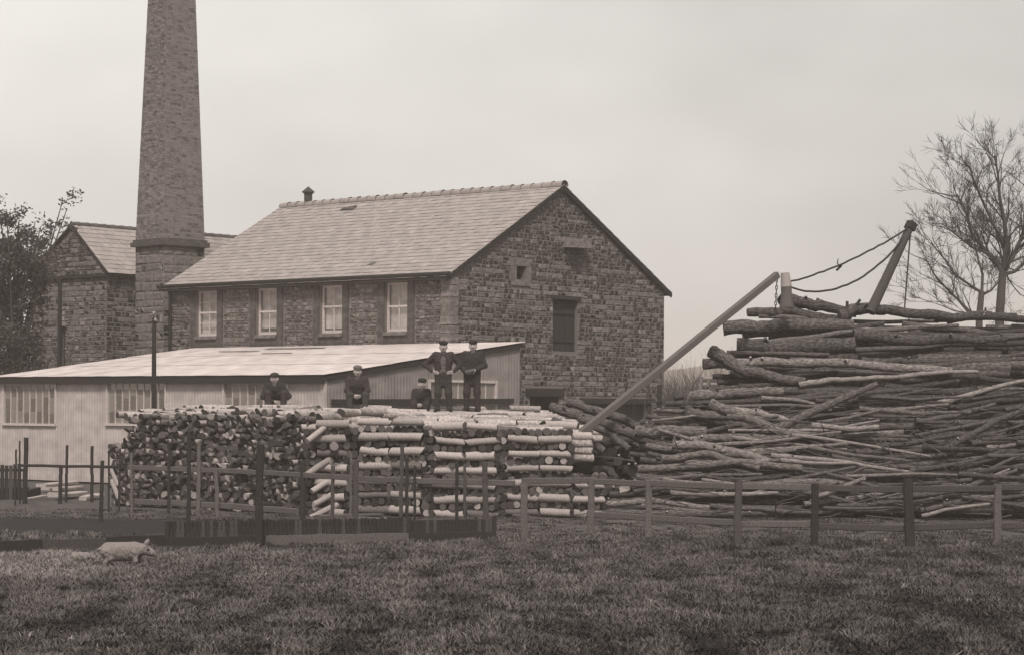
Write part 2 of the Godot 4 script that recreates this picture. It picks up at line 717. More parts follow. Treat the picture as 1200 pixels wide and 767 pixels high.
# a limb with its side limbs; r root radius, len its length
func branch(st: SurfaceTool, p: Vector3, dir: Vector3, r: float, length: float, depth: int, sides := 5, spread := 0.6):
	var n := 4 if depth > 0 else 2
	var pts: Array = [p]
	var rad: Array = [r]
	var d := dir
	for k in n:
		d = (d + Vector3(rng.randf_range(-1, 1), rng.randf_range(-0.7, 1), rng.randf_range(-1, 1)) * 0.16).normalized()
		pts.append(pts[k] + d * length / n)
		rad.append(r * lerpf(1.0, 0.5, float(k + 1) / n))
	tube(st, pts, rad, sides, 0.0, Vector2(1, 1), true)
	if depth <= 0:
		return
	var kids := 3 if depth > 1 else 4
	for c in kids:
		var t := rng.randf_range(0.35, 1.0) if c > 0 else 1.0
		var k := clampi(int(t * n), 0, n - 1)
		var q: Vector3 = pts[k].lerp(pts[k + 1], t * n - k) if t < 1.0 else pts[n]
		var nd := (d + Vector3(rng.randfn(0, 1), rng.randfn(0.25, 0.8), rng.randfn(0, 1)).normalized() * spread * (0.45 if c == 0 else 1.1)).normalized()
		branch(st, q, nd, maxf(r * lerpf(0.95, 0.5, t) * 0.68, 0.006), length * rng.randf_range(0.55, 0.8), depth - 1, maxi(3, sides - 1), spread)


# ------------------------------------------------------------------ the mill

func mill():
	stone_meshes()
	var c0 := at(526, 560, 66.8)
	c0.y = 0.0
	var B := Basis(D2, UP, -D1)
	var t := thing("stone_mill", "large rubble stone mill with slate roof, four sash windows and a blank gable", "mill", c0, B)
	var gw := 10.45          # gable width, along local x
	var ln := 12.6           # length, along local -z
	var eave := 6.22
	var ridge := 9.16
	var mid := 5.1
	var G := Transform3D.IDENTITY                                                        # gable: x along, z out
	var W := Transform3D(Basis(Vector3(0, 0, 1), UP, Vector3(-1, 0, 0)), Vector3(0, 0, -ln))   # front: x from its far end to the corner
	var PG := [Vector2(0, eave - 0.06), Vector2(mid, ridge - 0.06), Vector2(gw, eave - 0.06)]
	var PF := [Vector2(0, eave - 0.1), Vector2(ln, eave - 0.1)]
	var og := [Rect2(2.96, 6.17, 0.44, 0.40), Rect2(4.73, 4.04, 1.2, 1.6), Rect2(3.66, 0.0, 1.4, 2.62), Rect2(6.25, 0.0, 3.35, 2.42)]
	var of: Array = []
	for w in [[10.2, 11.23], [7.38, 8.36], [4.46, 5.47], [1.70, 2.67]]:
		of.append(Rect2(ln - w[1], 4.53, w[1] - w[0], 1.47))
	var core := new_st(M.mortar)
	wall_core(core, G, PG, og, 0.5)
	put(t, "wall", done(core))
	var core2 := new_st(M.mortar)
	# butt the front wall against the back of the gable wall
	wall_core(core2, W, [Vector2(0, eave - 0.1), Vector2(ln - 0.502, eave - 0.1)], of, 0.5)
	put(t, "wall", done(core2))
	var rest := new_st(M.mortar)      # the two sides that face away
	box(rest, Vector3(gw - 0.5, 0, -ln), Vector3(gw, eave - 0.1, -0.502))
	hexa(rest, [Vector3(0.502, 0, -ln + 0.45), Vector3(gw - 0.502, 0, -ln + 0.45), Vector3(gw - 0.502, 0, -ln), Vector3(0.502, 0, -ln), Vector3(0.502, eave, -ln + 0.45), Vector3(gw - 0.502, eave, -ln + 0.45), Vector3(gw - 0.502, eave, -ln), Vector3(0.502, eave, -ln)])
	put(t, "wall", done(rest))
	# rubble
	var pcs := stones(G, PG, og + [Rect2(0, 0, 0.3, 6.1), Rect2(2.72, 5.98, 0.92, 0.8), Rect2(3.46, 2.62, 1.8, 0.26), Rect2(6.1, 2.42, 3.6, 0.2)], 1.5, Vector2(0.085, 0.18), Vector2(0.11, 0.36), M.stone)
	var of2: Array = [Rect2(ln - 0.34, 0, 0.34, 6.1)]
	for o in of:
		of2.append(Rect2(o.position.x - 0.3, 4.0, o.size.x + 0.6, 2.3))
	pcs += stones(W, PF, of2, 3.7, Vector2(0.085, 0.17), Vector2(0.11, 0.34), M.stone, 0.98)
	lay(t, "stone", pcs, 300, "rubble_stones")
	# quoins at the near corner, long and short in turn
	var v := 1.4
	var k := 0
	while v < 6.0:
		var h := minf(rng.randf_range(0.24, 0.36), 6.12 - v)
		var q := new_st(M.stone[rng.randi_range(0, 2)])
		var lx := 0.30 if k % 2 else 0.29
		box(q, Vector3(-0.06, v, -0.34 if k % 2 else -0.3), Vector3(lx, v + h - 0.018, 0.06), Transform3D.IDENTITY, 0.012)
		put(t, "quoin", done(q))
		v += h
		k += 1
	# dressed surrounds of the gable's holes
	var sur := new_st(M.palestone)
	for r in [[2.72, 5.98, 0.92, 0.18], [2.72, 6.58, 0.92, 0.2], [2.72, 6.165, 0.235, 0.41], [3.405, 6.165, 0.235, 0.41]]:
		box(sur, Vector3(r[0], r[1], -0.1), Vector3(r[0] + r[2], r[1] + r[3], 0.045), Transform3D.IDENTITY, 0.006)
	put(t, "window_surround", done(sur)).set_meta("label", "pale stone surround of the small gable window")
	var lin := new_st(M.dark_timber)
	box(lin, Vector3(3.46, 2.625, -0.2), Vector3(5.26, 2.88, 0.06), Transform3D.IDENTITY, 0.01)
	put(t, "lintel", done(lin))
	var lin2 := new_st(M.dark_timber)
	box(lin2, Vector3(6.1, 2.425, -0.2), Vector3(9.7, 2.6, 0.07), Transform3D.IDENTITY, 0.01)
	put(t, "lintel", done(lin2))
	var lin3 := new_st(M.dark_timber)
	box(lin3, Vector3(4.6, 5.643, -0.2), Vector3(6.05, 5.76, 0.065), Transform3D.IDENTITY, 0.01)
	put(t, "lintel", done(lin3))
	# small gable window: dark panes set deep
	pane_box(t, "gable_window", G, og[0], 0.22, M.dark_timber, 1, 2, M.dark_room)
	# loading door, boarded, half sunk in shadow
	boards(t, "loading_door", G, Rect2(4.73, 4.04, 1.2, 1.6), 0.10, 5, M.dark_timber)
	boards(t, "low_door", G, Rect2(3.66, 0, 1.4, 2.62), 0.35, 6, M.dark_timber)
	boards(t, "wide_door", G, Rect2(6.25, 0, 3.35, 2.42), 0.25, 13, M.mid_timber)
	# stone bracket
	var br := new_st(M.stone[3])
	for s in [[5.17, 7.26, 0.97, 0.13, 0.42], [5.20, 7.392, 0.40, 0.13, 0.36], [5.62, 7.392, 0.5, 0.19, 0.40]]:
		box(br, Vector3(s[0], s[1], 0.0), Vector3(s[0] + s[2], s[1] + s[3], s[4]), Transform3D.IDENTITY, 0.015)
	put(t, "bracket", done(br)).set_meta("label", "projecting stone bracket high on the gable")
	# upper windows of the front
	var blind_drop := [1.0, 0.85, 0.9, 1.0]
	for i in 4:
		sash(t, W, of[i], blind_drop[i], i)
	# rain pipe at the far end and gutter under the eaves
	var pp := new_st(M.iron)
	caps(pp, tube(pp, [W * Vector3(0.2, 3.4, 0.12), W * Vector3(0.2, 5.9, 0.12), W * Vector3(0.25, 6.12, 0.26)], [0.055, 0.055, 0.055], 8))
	put(t, "drainpipe", done(pp))
	var gt := new_st(M.iron)
	caps(gt, tube(gt, [W * Vector3(-0.25, 6.17, 0.26), W * Vector3(ln + 0.2, 6.17, 0.26)], [0.075, 0.075], 8))
	put(t, "gutter", done(gt))
	# roof: a deck of boards, then slates
	var inv := Transform3D(B, c0).affine_inverse()
	var rp := inv * on(330, 241.5, c0 + D2 * mid, Vector3(-0.6538, 0, 0.7566))
	var zr := clampf(rp.z, -13.5, -10.5)
	var ov := 0.28
	var pitch := (ridge - eave) / mid
	var el := Vector3(-ov, eave - ov * pitch + 0.02, -ln - 0.2)
	var er := Vector3(-ov, eave - ov * pitch + 0.02, 0.12)
	var rl := Vector3(mid, ridge + 0.02, zr)
	var rr := Vector3(mid, ridge + 0.02, 0.12)
	var bl := Vector3(gw + ov, eave - ov * pitch, -ln - 0.2)
	var bb := Vector3(gw + ov, eave - ov * pitch, 0.12)
	var deck := new_st(M.dark_timber)
	var dn := Vector3(0, -0.07, 0)
	hexa(deck, [el + dn, er + dn, rr + dn, rl + dn, el, er, rr, rl])
	hexa(deck, [bb + dn, bl + dn, rl + dn, rr + dn, bb, bl, rl, rr])
	put(t, "roof_deck", done(deck))
	lay(t, "slate", slates(Transform3D.IDENTITY, el, er, rl, rr, 25, 50, M.slate, M.slate_dark), 300, "roof_slates")
	var back := slates(Transform3D.IDENTITY, bb, bl, rr, rl, 16, 30, M.slate, M.slate_dark, 0.01)
	put(t, "rear_slates", joined(back)).set_meta("kind", "stuff")
	# the verge seen against the sky
	var vg := new_st(M.dark_timber)
	beam(vg, er + Vector3(0, -0.09, -0.03), rr + Vector3(0, -0.09, -0.03), 0.04, 0.09)
	beam(vg, bb + Vector3(0, -0.09, -0.03), rr + Vector3(0, -0.09, -0.03), 0.04, 0.09)
	put(t, "bargeboard", done(vg))
	var len_r := 0.14 - zr
	var nr := int(len_r / 0.42)
	var cap := new_st()
	var arc: Array = []
	for q in 7:
		var a := lerpf(-0.3, PI + 0.3, q / 6.0)
		arc.append(Vector2(cos(a) * 0.15, sin(a) * 0.12))
	for q in 6:
		cap.set_smooth_group(0)
		for p in [[q, 0.0], [q, 1.0], [q + 1, 1.0], [q, 0.0], [q + 1, 1.0], [q + 1, 0.0]]:
			cap.add_vertex(Vector3(arc[p[0]].x * (1.0 + 0.16 * p[1]), arc[p[0]].y * (1.0 + 0.25 * p[1]), p[1]))
	var capm := done(cap)
	for i in nr:
		var l := len_r / nr
		put(t, "ridge_tile", capm, Transform3D(Basis.from_scale(Vector3(1, 1, l * 1.02)), Vector3(mid, ridge + 0.03 + rng.randf_range(-0.012, 0.012), 0.14 - (i + 1) * l)), [M.slate[rng.randi() % 2]])
	# little ventilator on the ridge
	var vp := inv * on(361, 236, c0 + D2 * mid, Vector3(-0.6538, 0, 0.7566))
	var ve := new_st(M.mid_timber)
	var vo := Vector3(mid, ridge + 0.05, clampf(vp.z, zr + 0.3, -8.0))
	box(ve, vo + Vector3(-0.10, 0, -0.10), vo + Vector3(0.10, 0.36, 0.10))
	for s in [[0.12, 0.36, 0.40], [0.155, 0.402, 0.44]]:
		box(ve, vo + Vector3(-s[0], s[1], -s[0]), vo + Vector3(s[0], s[2], s[0]))
	for q in 4:
		var a := vo + Vector3([-0.15, 0.15, 0.15, -0.15][q], 0.442, [0.15, 0.15, -0.15, -0.15][q])
		var b := vo + Vector3([0.15, 0.15, -0.15, -0.15][q], 0.442, [0.15, -0.15, -0.15, 0.15][q])
		ve.set_smooth_group(-1)
		for p in [a, vo + Vector3(0, 0.62, 0), b]:
			ve.add_vertex(p)
	put(t, "ventilator", done(ve)).set_meta("label", "small capped ventilator on the ridge")
	# holes and a slipped slate in the roof near the ridge
	var sl := new_st(M.slate_dark)
	var s0: Vector3 = on(409, 246, Transform3D(B, c0) * el, (B * (er - el).cross(rl - el)).normalized())
	box(sl, Vector3(-0.32, 0.03, -0.1), Vector3(0.3, 0.10, 0.12), Transform3D(Basis(Vector3(0, 0, 1), Vector3(-0.5, 0.86, 0), Vector3(-0.86, -0.5, 0)), inv * s0), 0.04)
	put(t, "slipped_slate", done(sl))
	floor_inside(t, Vector3(0.52, 0.02, -ln + 0.47), Vector3(gw - 0.52, 0.06, -0.52))


func floor_inside(t: Node3D, lo: Vector3, hi: Vector3):
	var st := new_st(M.dark_room)
	box(st, lo, hi)
	put(t, "floor", done(st))


# vertical boards filling an opening
func boards(t: Node3D, called: String, W: Transform3D, r: Rect2, deep: float, n: int, m: Material):
	var o := Node3D.new()
	o.name = numbered(t, called)
	t.add_child(o)
	var w := r.size.x / n
	for i in n:
		var st := new_st(m)
		var z := -deep + rng.randf_range(-0.012, 0.0)
		box(st, Vector3(r.position.x + i * w + 0.006, r.position.y + 0.02, z - 0.03), Vector3(r.position.x + (i + 1) * w - 0.006, r.end.y - 0.01, z), W)
		put(o, "plank", done(st))
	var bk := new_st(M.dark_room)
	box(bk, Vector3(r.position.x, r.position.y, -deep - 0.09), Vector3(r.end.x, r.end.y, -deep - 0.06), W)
	for q in [0.18, 0.72]:
		box(bk, Vector3(r.position.x + 0.04, r.position.y + r.size.y * q, -deep + 0.001), Vector3(r.end.x - 0.04, r.position.y + r.size.y * q + 0.12, -deep + 0.03), W)
	put(o, "ledge", done(bk))


func pane_box(t: Node3D, called: String, W: Transform3D, r: Rect2, deep: float, frame: Material, nx: int, ny: int, behind: Material):
	var o := Node3D.new()
	o.name = numbered(t, called)
	t.add_child(o)
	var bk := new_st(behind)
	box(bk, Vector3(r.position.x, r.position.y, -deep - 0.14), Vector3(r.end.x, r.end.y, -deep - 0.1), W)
	put(o, "backing", done(bk))
	var fr := new_st(frame)
	for i in nx + 1:
		var x := lerpf(r.position.x + 0.02, r.end.x - 0.02, float(i) / nx)
		box(fr, Vector3(x - 0.02, r.position.y, -deep - 0.05), Vector3(x + 0.02, r.end.y, -deep), W)
	for j in ny + 1:
		var y := lerpf(r.position.y + 0.02, r.end.y - 0.02, float(j) / ny)
		box(fr, Vector3(r.position.x, y - 0.018, -deep - 0.047), Vector3(r.end.x, y + 0.018, -deep - 0.003), W)
	put(o, "frame", done(fr))


# an upper window of the mill: stone dressing, white sashes, panes, a pale blind behind
func sash(t: Node3D, W: Transform3D, r: Rect2, drop: float, which: int):
	var x0 := r.position.x
	var x1 := r.end.x
	var y0 := r.position.y
	var y1 := r.end.y
	for s in [[x0 - 0.26, x0 - 0.004], [x1 + 0.004, x1 + 0.26]]:
		var j := new_st(M.dressed)
		box(j, Vector3(s[0], 4.02, -0.1), Vector3(s[1], y1 + 0.02, 0.045), W, 0.004)
		put(t, "window_jamb", done(j))
	var l := new_st(M.dressed)
	box(l, Vector3(x0 - 0.3, y1 + 0.024, -0.15), Vector3(x1 + 0.3, y1 + 0.12, 0.05), W)
	put(t, "window_lintel", done(l))
	var sl := new_st(M.palestone)
	box(sl, Vector3(x0 + 0.004, y0 - 0.11, -0.3), Vector3(x1 - 0.004, y0 - 0.004, 0.09), W)
	put(t, "window_sill", done(sl))
	var under := new_st(M.dressed)
	box(under, Vector3(x0 + 0.002, 4.02, -0.1), Vector3(x1 - 0.002, y0 - 0.114, 0.02), W)
	put(t, "window_apron", done(under))
	var o := Node3D.new()
	o.name = numbered(t, "sash_window")
	t.add_child(o)
	o.set_meta("label", ["sash window nearest the chimney", "second sash window from the chimney", "sash window with its upper sash pulled down a little", "sash window nearest the gable corner"][which])
	var f := new_st(M.white_paint)
	var zf := -0.1
	for s in [[x0 + 0.002, y0 + 0.002, x0 + 0.06, y1 - 0.002], [x1 - 0.06, y0 + 0.002, x1 - 0.002, y1 - 0.002]]:
		box(f, Vector3(s[0], s[1], zf - 0.06), Vector3(s[2], s[3], zf), W)
	for s in [[y0 + 0.002, y0 + 0.09], [y1 - 0.06, y1 - 0.002]]:
		box(f, Vector3(x0 + 0.062, s[0], zf - 0.055), Vector3(x1 - 0.062, s[1], zf - 0.005), W)
	var my: float = [0.52, 0.5, 0.56, 0.52][which]
	var ym := lerpf(y0, y1, my)
	box(f, Vector3(x0 + 0.062, ym - 0.03, zf - 0.05), Vector3(x1 - 0.062, ym + 0.03, zf + 0.004), W)
	put(o, "frame", done(f))
	var bars := new_st(M.white_paint)
	var xm := (x0 + x1) / 2
	box(bars, Vector3(xm - 0.014, y0 + 0.092, zf - 0.04), Vector3(xm + 0.014, ym - 0.032, zf - 0.012), W)
	box(bars, Vector3(xm - 0.014, ym + 0.032, zf - 0.04), Vector3(xm + 0.014, y1 - 0.062, zf - 0.012), W)
	if which == 0:
		for q in [[y0 + 0.06, ym], [ym, y1 - 0.03]]:
			var yy: float = (q[0] + q[1]) / 2
			box(bars, Vector3(x0 + 0.062, yy - 0.012, zf - 0.038), Vector3(x1 - 0.062, yy + 0.012, zf - 0.014), W)
	put(o, "glazing_bar", done(bars))
	for s in [[x0 + 0.06, xm - 0.014], [xm + 0.014, x1 - 0.06]]:
		for q in [[y0 + 0.09, ym - 0.03], [ym + 0.03, y1 - 0.06]]:
			var g := new_st(M.glass)
			quad(g, W * Vector3(s[0], q[1], zf - 0.03), W * Vector3(s[1], q[1], zf - 0.03), W * Vector3(s[1], q[0], zf - 0.03), W * Vector3(s[0], q[0], zf - 0.03))
			put(o, "pane", done(g))
	var bl := new_st(M.blind)
	box(bl, Vector3(x0 + 0.03, lerpf(y1, y0, drop), -0.25), Vector3(x1 - 0.03, y1, -0.235), W)
	put(o, "blind", done(bl))
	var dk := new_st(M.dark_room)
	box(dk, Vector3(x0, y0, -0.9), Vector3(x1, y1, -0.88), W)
	put(o, "dark_room", done(dk))


# ------------------------------------------------------------------ the iron shed

func corrugated(W: Transform3D, u0: float, u1: float, lo: float, hi0: float, hi1: float, m: Material, pitch := 0.12, amp := 0.008) -> ArrayMesh:
	# one sheet: x along, y up (top edge from hi0 to hi1), waves out along z, with its other side 2 mm behind
	var st := new_st(m)
	var n := maxi(4, int((u1 - u0) / pitch) * 6)
	st.set_smooth_group(0)
	for i in n:
		var a := float(i) / n
		var b := float(i + 1) / n
		var ua := lerpf(u0, u1, a)
		var ub := lerpf(u0, u1, b)
		var za := amp * cos(ua / pitch * TAU)
		var zb := amp * cos(ub / pitch * TAU)
		var ta := lerpf(hi0, hi1, a)
		var tb := lerpf(hi0, hi1, b)
		for p in [Vector3(ua, ta, za), Vector3(ub, tb, zb), Vector3(ub, lo, zb), Vector3(ua, ta, za), Vector3(ub, lo, zb), Vector3(ua, lo, za)]:
			st.add_vertex(W * p)
	return done(st)


func clad(t: Node3D, W: Transform3D, P: Array, openings: Array, tones: Array, step := 0.62):
	var cuts: Array = [0.0, P[P.size() - 1].x]
	for o in openings:
		cuts.append(o.position.x)
		cuts.append(o.end.x)
	cuts.sort()
	var sheet_no := 0
	for i in cuts.size() - 1:
		var a: float = cuts[i]
		var b: float = cuts[i + 1]
		if b - a < 0.02:
			continue
		var n := maxi(1, int(round((b - a) / step)))
		for k in n:
			var u0 := lerpf(a, b, float(k) / n)
			var u1 := lerpf(a, b, float(k + 1) / n)
			var m := (u0 + u1) / 2
			var lo := 0.05
			sheet_no += 1
			var Z := W.translated_local(Vector3(0, 0, 0.05 + 0.004 * (sheet_no % 2)))
			var tone: Material = tones[rng.randi() % tones.size()]
			for o in openings:
				if o.position.x < m and o.end.x > m:
					put(t, "sheet", corrugated(Z, u0, u1, lo, o.position.y, o.position.y, tone))
					lo = o.end.y
			put(t, "sheet", corrugated(Z, u0, u1, lo, prof(P, u0), prof(P, u1), tone))


# a long workshop light: white frame, upright bars, one pane in each gap (two heights of glass)
func strip_light(t: Node3D, W: Transform3D, r: Rect2, n: int, label: String, bar := 0.028):
	var o := Node3D.new()
	o.name = numbered(t, "workshop_window")
	t.add_child(o)
	o.set_meta("label", label)
	var f := new_st(M.white_paint)
	box(f, Vector3(r.position.x, r.end.y - 0.07, 0.0), Vector3(r.end.x, r.end.y, 0.1), W)
	box(f, Vector3(r.position.x, r.position.y, 0.0), Vector3(r.end.x, r.position.y + 0.07, 0.12), W)
	for x in [r.position.x, r.end.x - 0.07]:
		box(f, Vector3(x, r.position.y + 0.072, 0.0), Vector3(x + 0.07, r.end.y - 0.072, 0.098), W)
	put(o, "frame", done(f))
	var w := (r.size.x - 0.14) / n
	for i in n:
		var a := r.position.x + 0.07 + i * w
		if i > 0:
			var b := new_st(M.white_paint)
			box(b, Vector3(a - bar / 2, r.position.y + 0.072, 0.02), Vector3(a + bar / 2, r.end.y - 0.072, 0.062), W)
			put(o, "glazing_bar", done(b))
		var ya := r.position.y + r.size.y * rng.randf_range(0.30, 0.38)
		var yb := r.position.y + r.size.y * rng.randf_range(0.62, 0.70)
		for q in [[r.position.y + 0.07, ya + 0.01, 0.052], [ya - 0.01, yb + 0.01, 0.048], [yb - 0.01, r.end.y - 0.07, 0.044]]:
			var g := new_st(M.dusty_reflect_glass if rng.randf() < 0.5 else M.pale_reflect_glass)
			var z: float = q[2] + rng.randf_range(-0.004, 0.004)
			quad(g, W * Vector3(a, q[1], z), W * Vector3(a + w, q[1], z + rng.randf_range(-0.004, 0.004)), W * Vector3(a + w, q[0], z), W * Vector3(a, q[0], z))
			put(o, "pane", done(g))


func shed():
	var s1 := at(380, 570, 59.0)
	s1.y = 0.0
	var B := Basis(D2, UP, -D1)
	var t := thing("iron_shed", "long low corrugated iron lean-to shed with a pale roof, built against the mill", "shed", s1, B)
	var ln := 14.0
	var dp := 7.72
	var eave := 3.06
	var high := 4.12
	var W := Transform3D(Basis(Vector3(0, 0, 1), UP, Vector3(-1, 0, 0)), Vector3(0, 0, -ln))
	var G := Transform3D.IDENTITY
	var wins := [Rect2(ln - 13.66, 1.64, 2.58, 1.27), Rect2(ln - 8.81, 1.68, 2.62, 1.26), Rect2(ln - 3.88, 1.66, 2.58, 1.28)]
	var PF := [Vector2(0, eave - 0.1), Vector2(ln, eave - 0.1)]
	var PG := [Vector2(0, eave - 0.1), Vector2(dp, high - 0.1)]
	var gwin := [Rect2(3.87, 1.55, 2.83, 1.47)]
	clad(t, W, PF, wins, M.sheet)
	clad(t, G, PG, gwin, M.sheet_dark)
	# frame and inner lining so that the sheets have a building behind them
	var fr := new_st(M.dark_timber)
	wall_core(fr, W.translated_local(Vector3(0, 0, -0.02)), [Vector2(0, eave - 0.14), Vector2(ln - 0.11, eave - 0.14)], wins, 0.1)
	wall_core(fr, G.translated_local(Vector3(0, 0, -0.02)), [Vector2(0.0, eave - 0.16), Vector2(dp, high - 0.16)], gwin, 0.09)
	box(fr, Vector3(0.12, 0, -ln), Vector3(dp, eave - 0.3, -ln + 0.1))
	box(fr, Vector3(dp - 0.1, 0, -2.6), Vector3(dp, high - 0.3, -0.12))
	put(t, "frame", done(fr))
	var corner := new_st(M.sheet[0])
	box(corner, Vector3(-0.085, 0.04, -0.10), Vector3(-0.005, eave - 0.12, 0.078), Transform3D.IDENTITY)
	put(t, "corner_strip", done(corner))
	var fl := new_st(M.dark_room)
	box(fl, Vector3(0.1, 0.03, -ln + 0.1), Vector3(dp - 0.1, 0.08, -0.12))
	box(fl, Vector3(2.6, 0.082, -ln + 0.2), Vector3(2.7, 2.6, -0.4))
	put(t, "floor", done(fl))
	strip_light(t, W, wins[0], 8, "workshop window farthest left in the pale shed front")
	strip_light(t, W, wins[1], 8, "middle workshop window, crossed by the dark pole")
	strip_light(t, W, wins[2], 8, "workshop window nearest the shed's corner")
	strip_light(t, G, gwin[0], 7, "workshop window in the shed's dark end wall behind the standing men")
	# timber rail along the end wall
	var rail := new_st(M.dark_timber)
	beam(rail, Vector3(0.1, 2.38, 0.16), Vector3(7.3, 2.46, 0.16), 0.08, 0.14)
	put(t, "rail", done(rail)).set_meta("label", "dark timber rail across the shed's end wall")
	# fascia
	var fa := new_st(M.dark_timber)
	box(fa, Vector3(-0.22, eave - 0.17, -ln - 0.1), Vector3(-0.18, eave + 0.015, 0.12))
	hexa(fa, [Vector3(-0.18, eave - 0.13, 0.13), Vector3(dp, high - 0.14, 0.13), Vector3(dp, high - 0.14, 0.10), Vector3(-0.18, eave - 0.13, 0.10), Vector3(-0.18, eave - 0.01, 0.13), Vector3(dp, high - 0.01, 0.13), Vector3(dp, high - 0.01, 0.10), Vector3(-0.18, eave - 0.01, 0.10)])
	put(t, "fascia", done(fa))
	var dk := new_st(M.dark_timber)
	hexa(dk, [Vector3(-0.18, eave - 0.04, 0.1), Vector3(dp, high - 0.04, 0.1), Vector3(dp, high - 0.04, -ln - 0.1), Vector3(-0.18, eave - 0.04, -ln - 0.1), Vector3(-0.18, eave - 0.005, 0.1), Vector3(dp, high - 0.005, 0.1), Vector3(dp, high - 0.005, -ln - 0.1), Vector3(-0.18, eave - 0.005, -ln - 0.1)])
	put(t, "roof_deck", done(dk))
	# roof sheets, three courses up the slope, each lapping the one below
	var slope := Vector3(dp + 0.25, high - eave, 0).normalized()
	var nn := Vector3(-slope.y, slope.x, 0)
	var whole := Vector2(dp + 0.25, high - eave).length()
	var ny := 3
	var nx := 20
	for j in ny:
		for i in nx:
			var a := float(i) / nx
			var z0 := lerpf(-ln - 0.14, 0.16, a)
			var z1 := lerpf(-ln - 0.14, 0.16, float(i + 1) / nx)
			var o := Vector3(-0.25, eave, 0) + slope * whole * j / ny + nn * (0.022 + 0.004 * (i % 2))
			# local: x along the eave, y up the slope, z out of the roof
			var R := Transform3D(Basis(Vector3(0, 0, 1), (slope * whole / ny * 1.04 - nn * 0.012).normalized(), nn), o)
			put(t, "roof_sheet", corrugated(R, z0, z1, 0.0, whole / ny * 1.04, whole / ny * 1.04, M.roofsheet[rng.randi() % 3], 0.12, 0.009))
	# two old patches of felt near the mill wall, dirty streaks in the print
	for q in [[-11.0, -9.2, 0.80, 0.815], [-9.6, -7.0, 0.88, 0.90], [-8.2, -6.9, 0.70, 0.712]]:
		var p := new_st(M.grey_timber)
		var o0: Vector3 = Vector3(-0.25, eave, 0) + slope * whole * q[2] + nn * 0.05
		var o1: Vector3 = Vector3(-0.25, eave, 0) + slope * whole * q[3] + nn * 0.05
		hexa(p, [Vector3(0, 0, q[1]) + o0 - nn * 0.01, Vector3(0, 0, q[1]) + o1 - nn * 0.01, Vector3(0, 0, q[0]) + o1 - nn * 0.01, Vector3(0, 0, q[0]) + o0 - nn * 0.01, Vector3(0, 0, q[1]) + o0, Vector3(0, 0, q[1]) + o1, Vector3(0, 0, q[0]) + o1, Vector3(0, 0, q[0]) + o0])
		put(t, "felt_patch", done(p))


# ------------------------------------------------------------------ the barn behind and the chimney

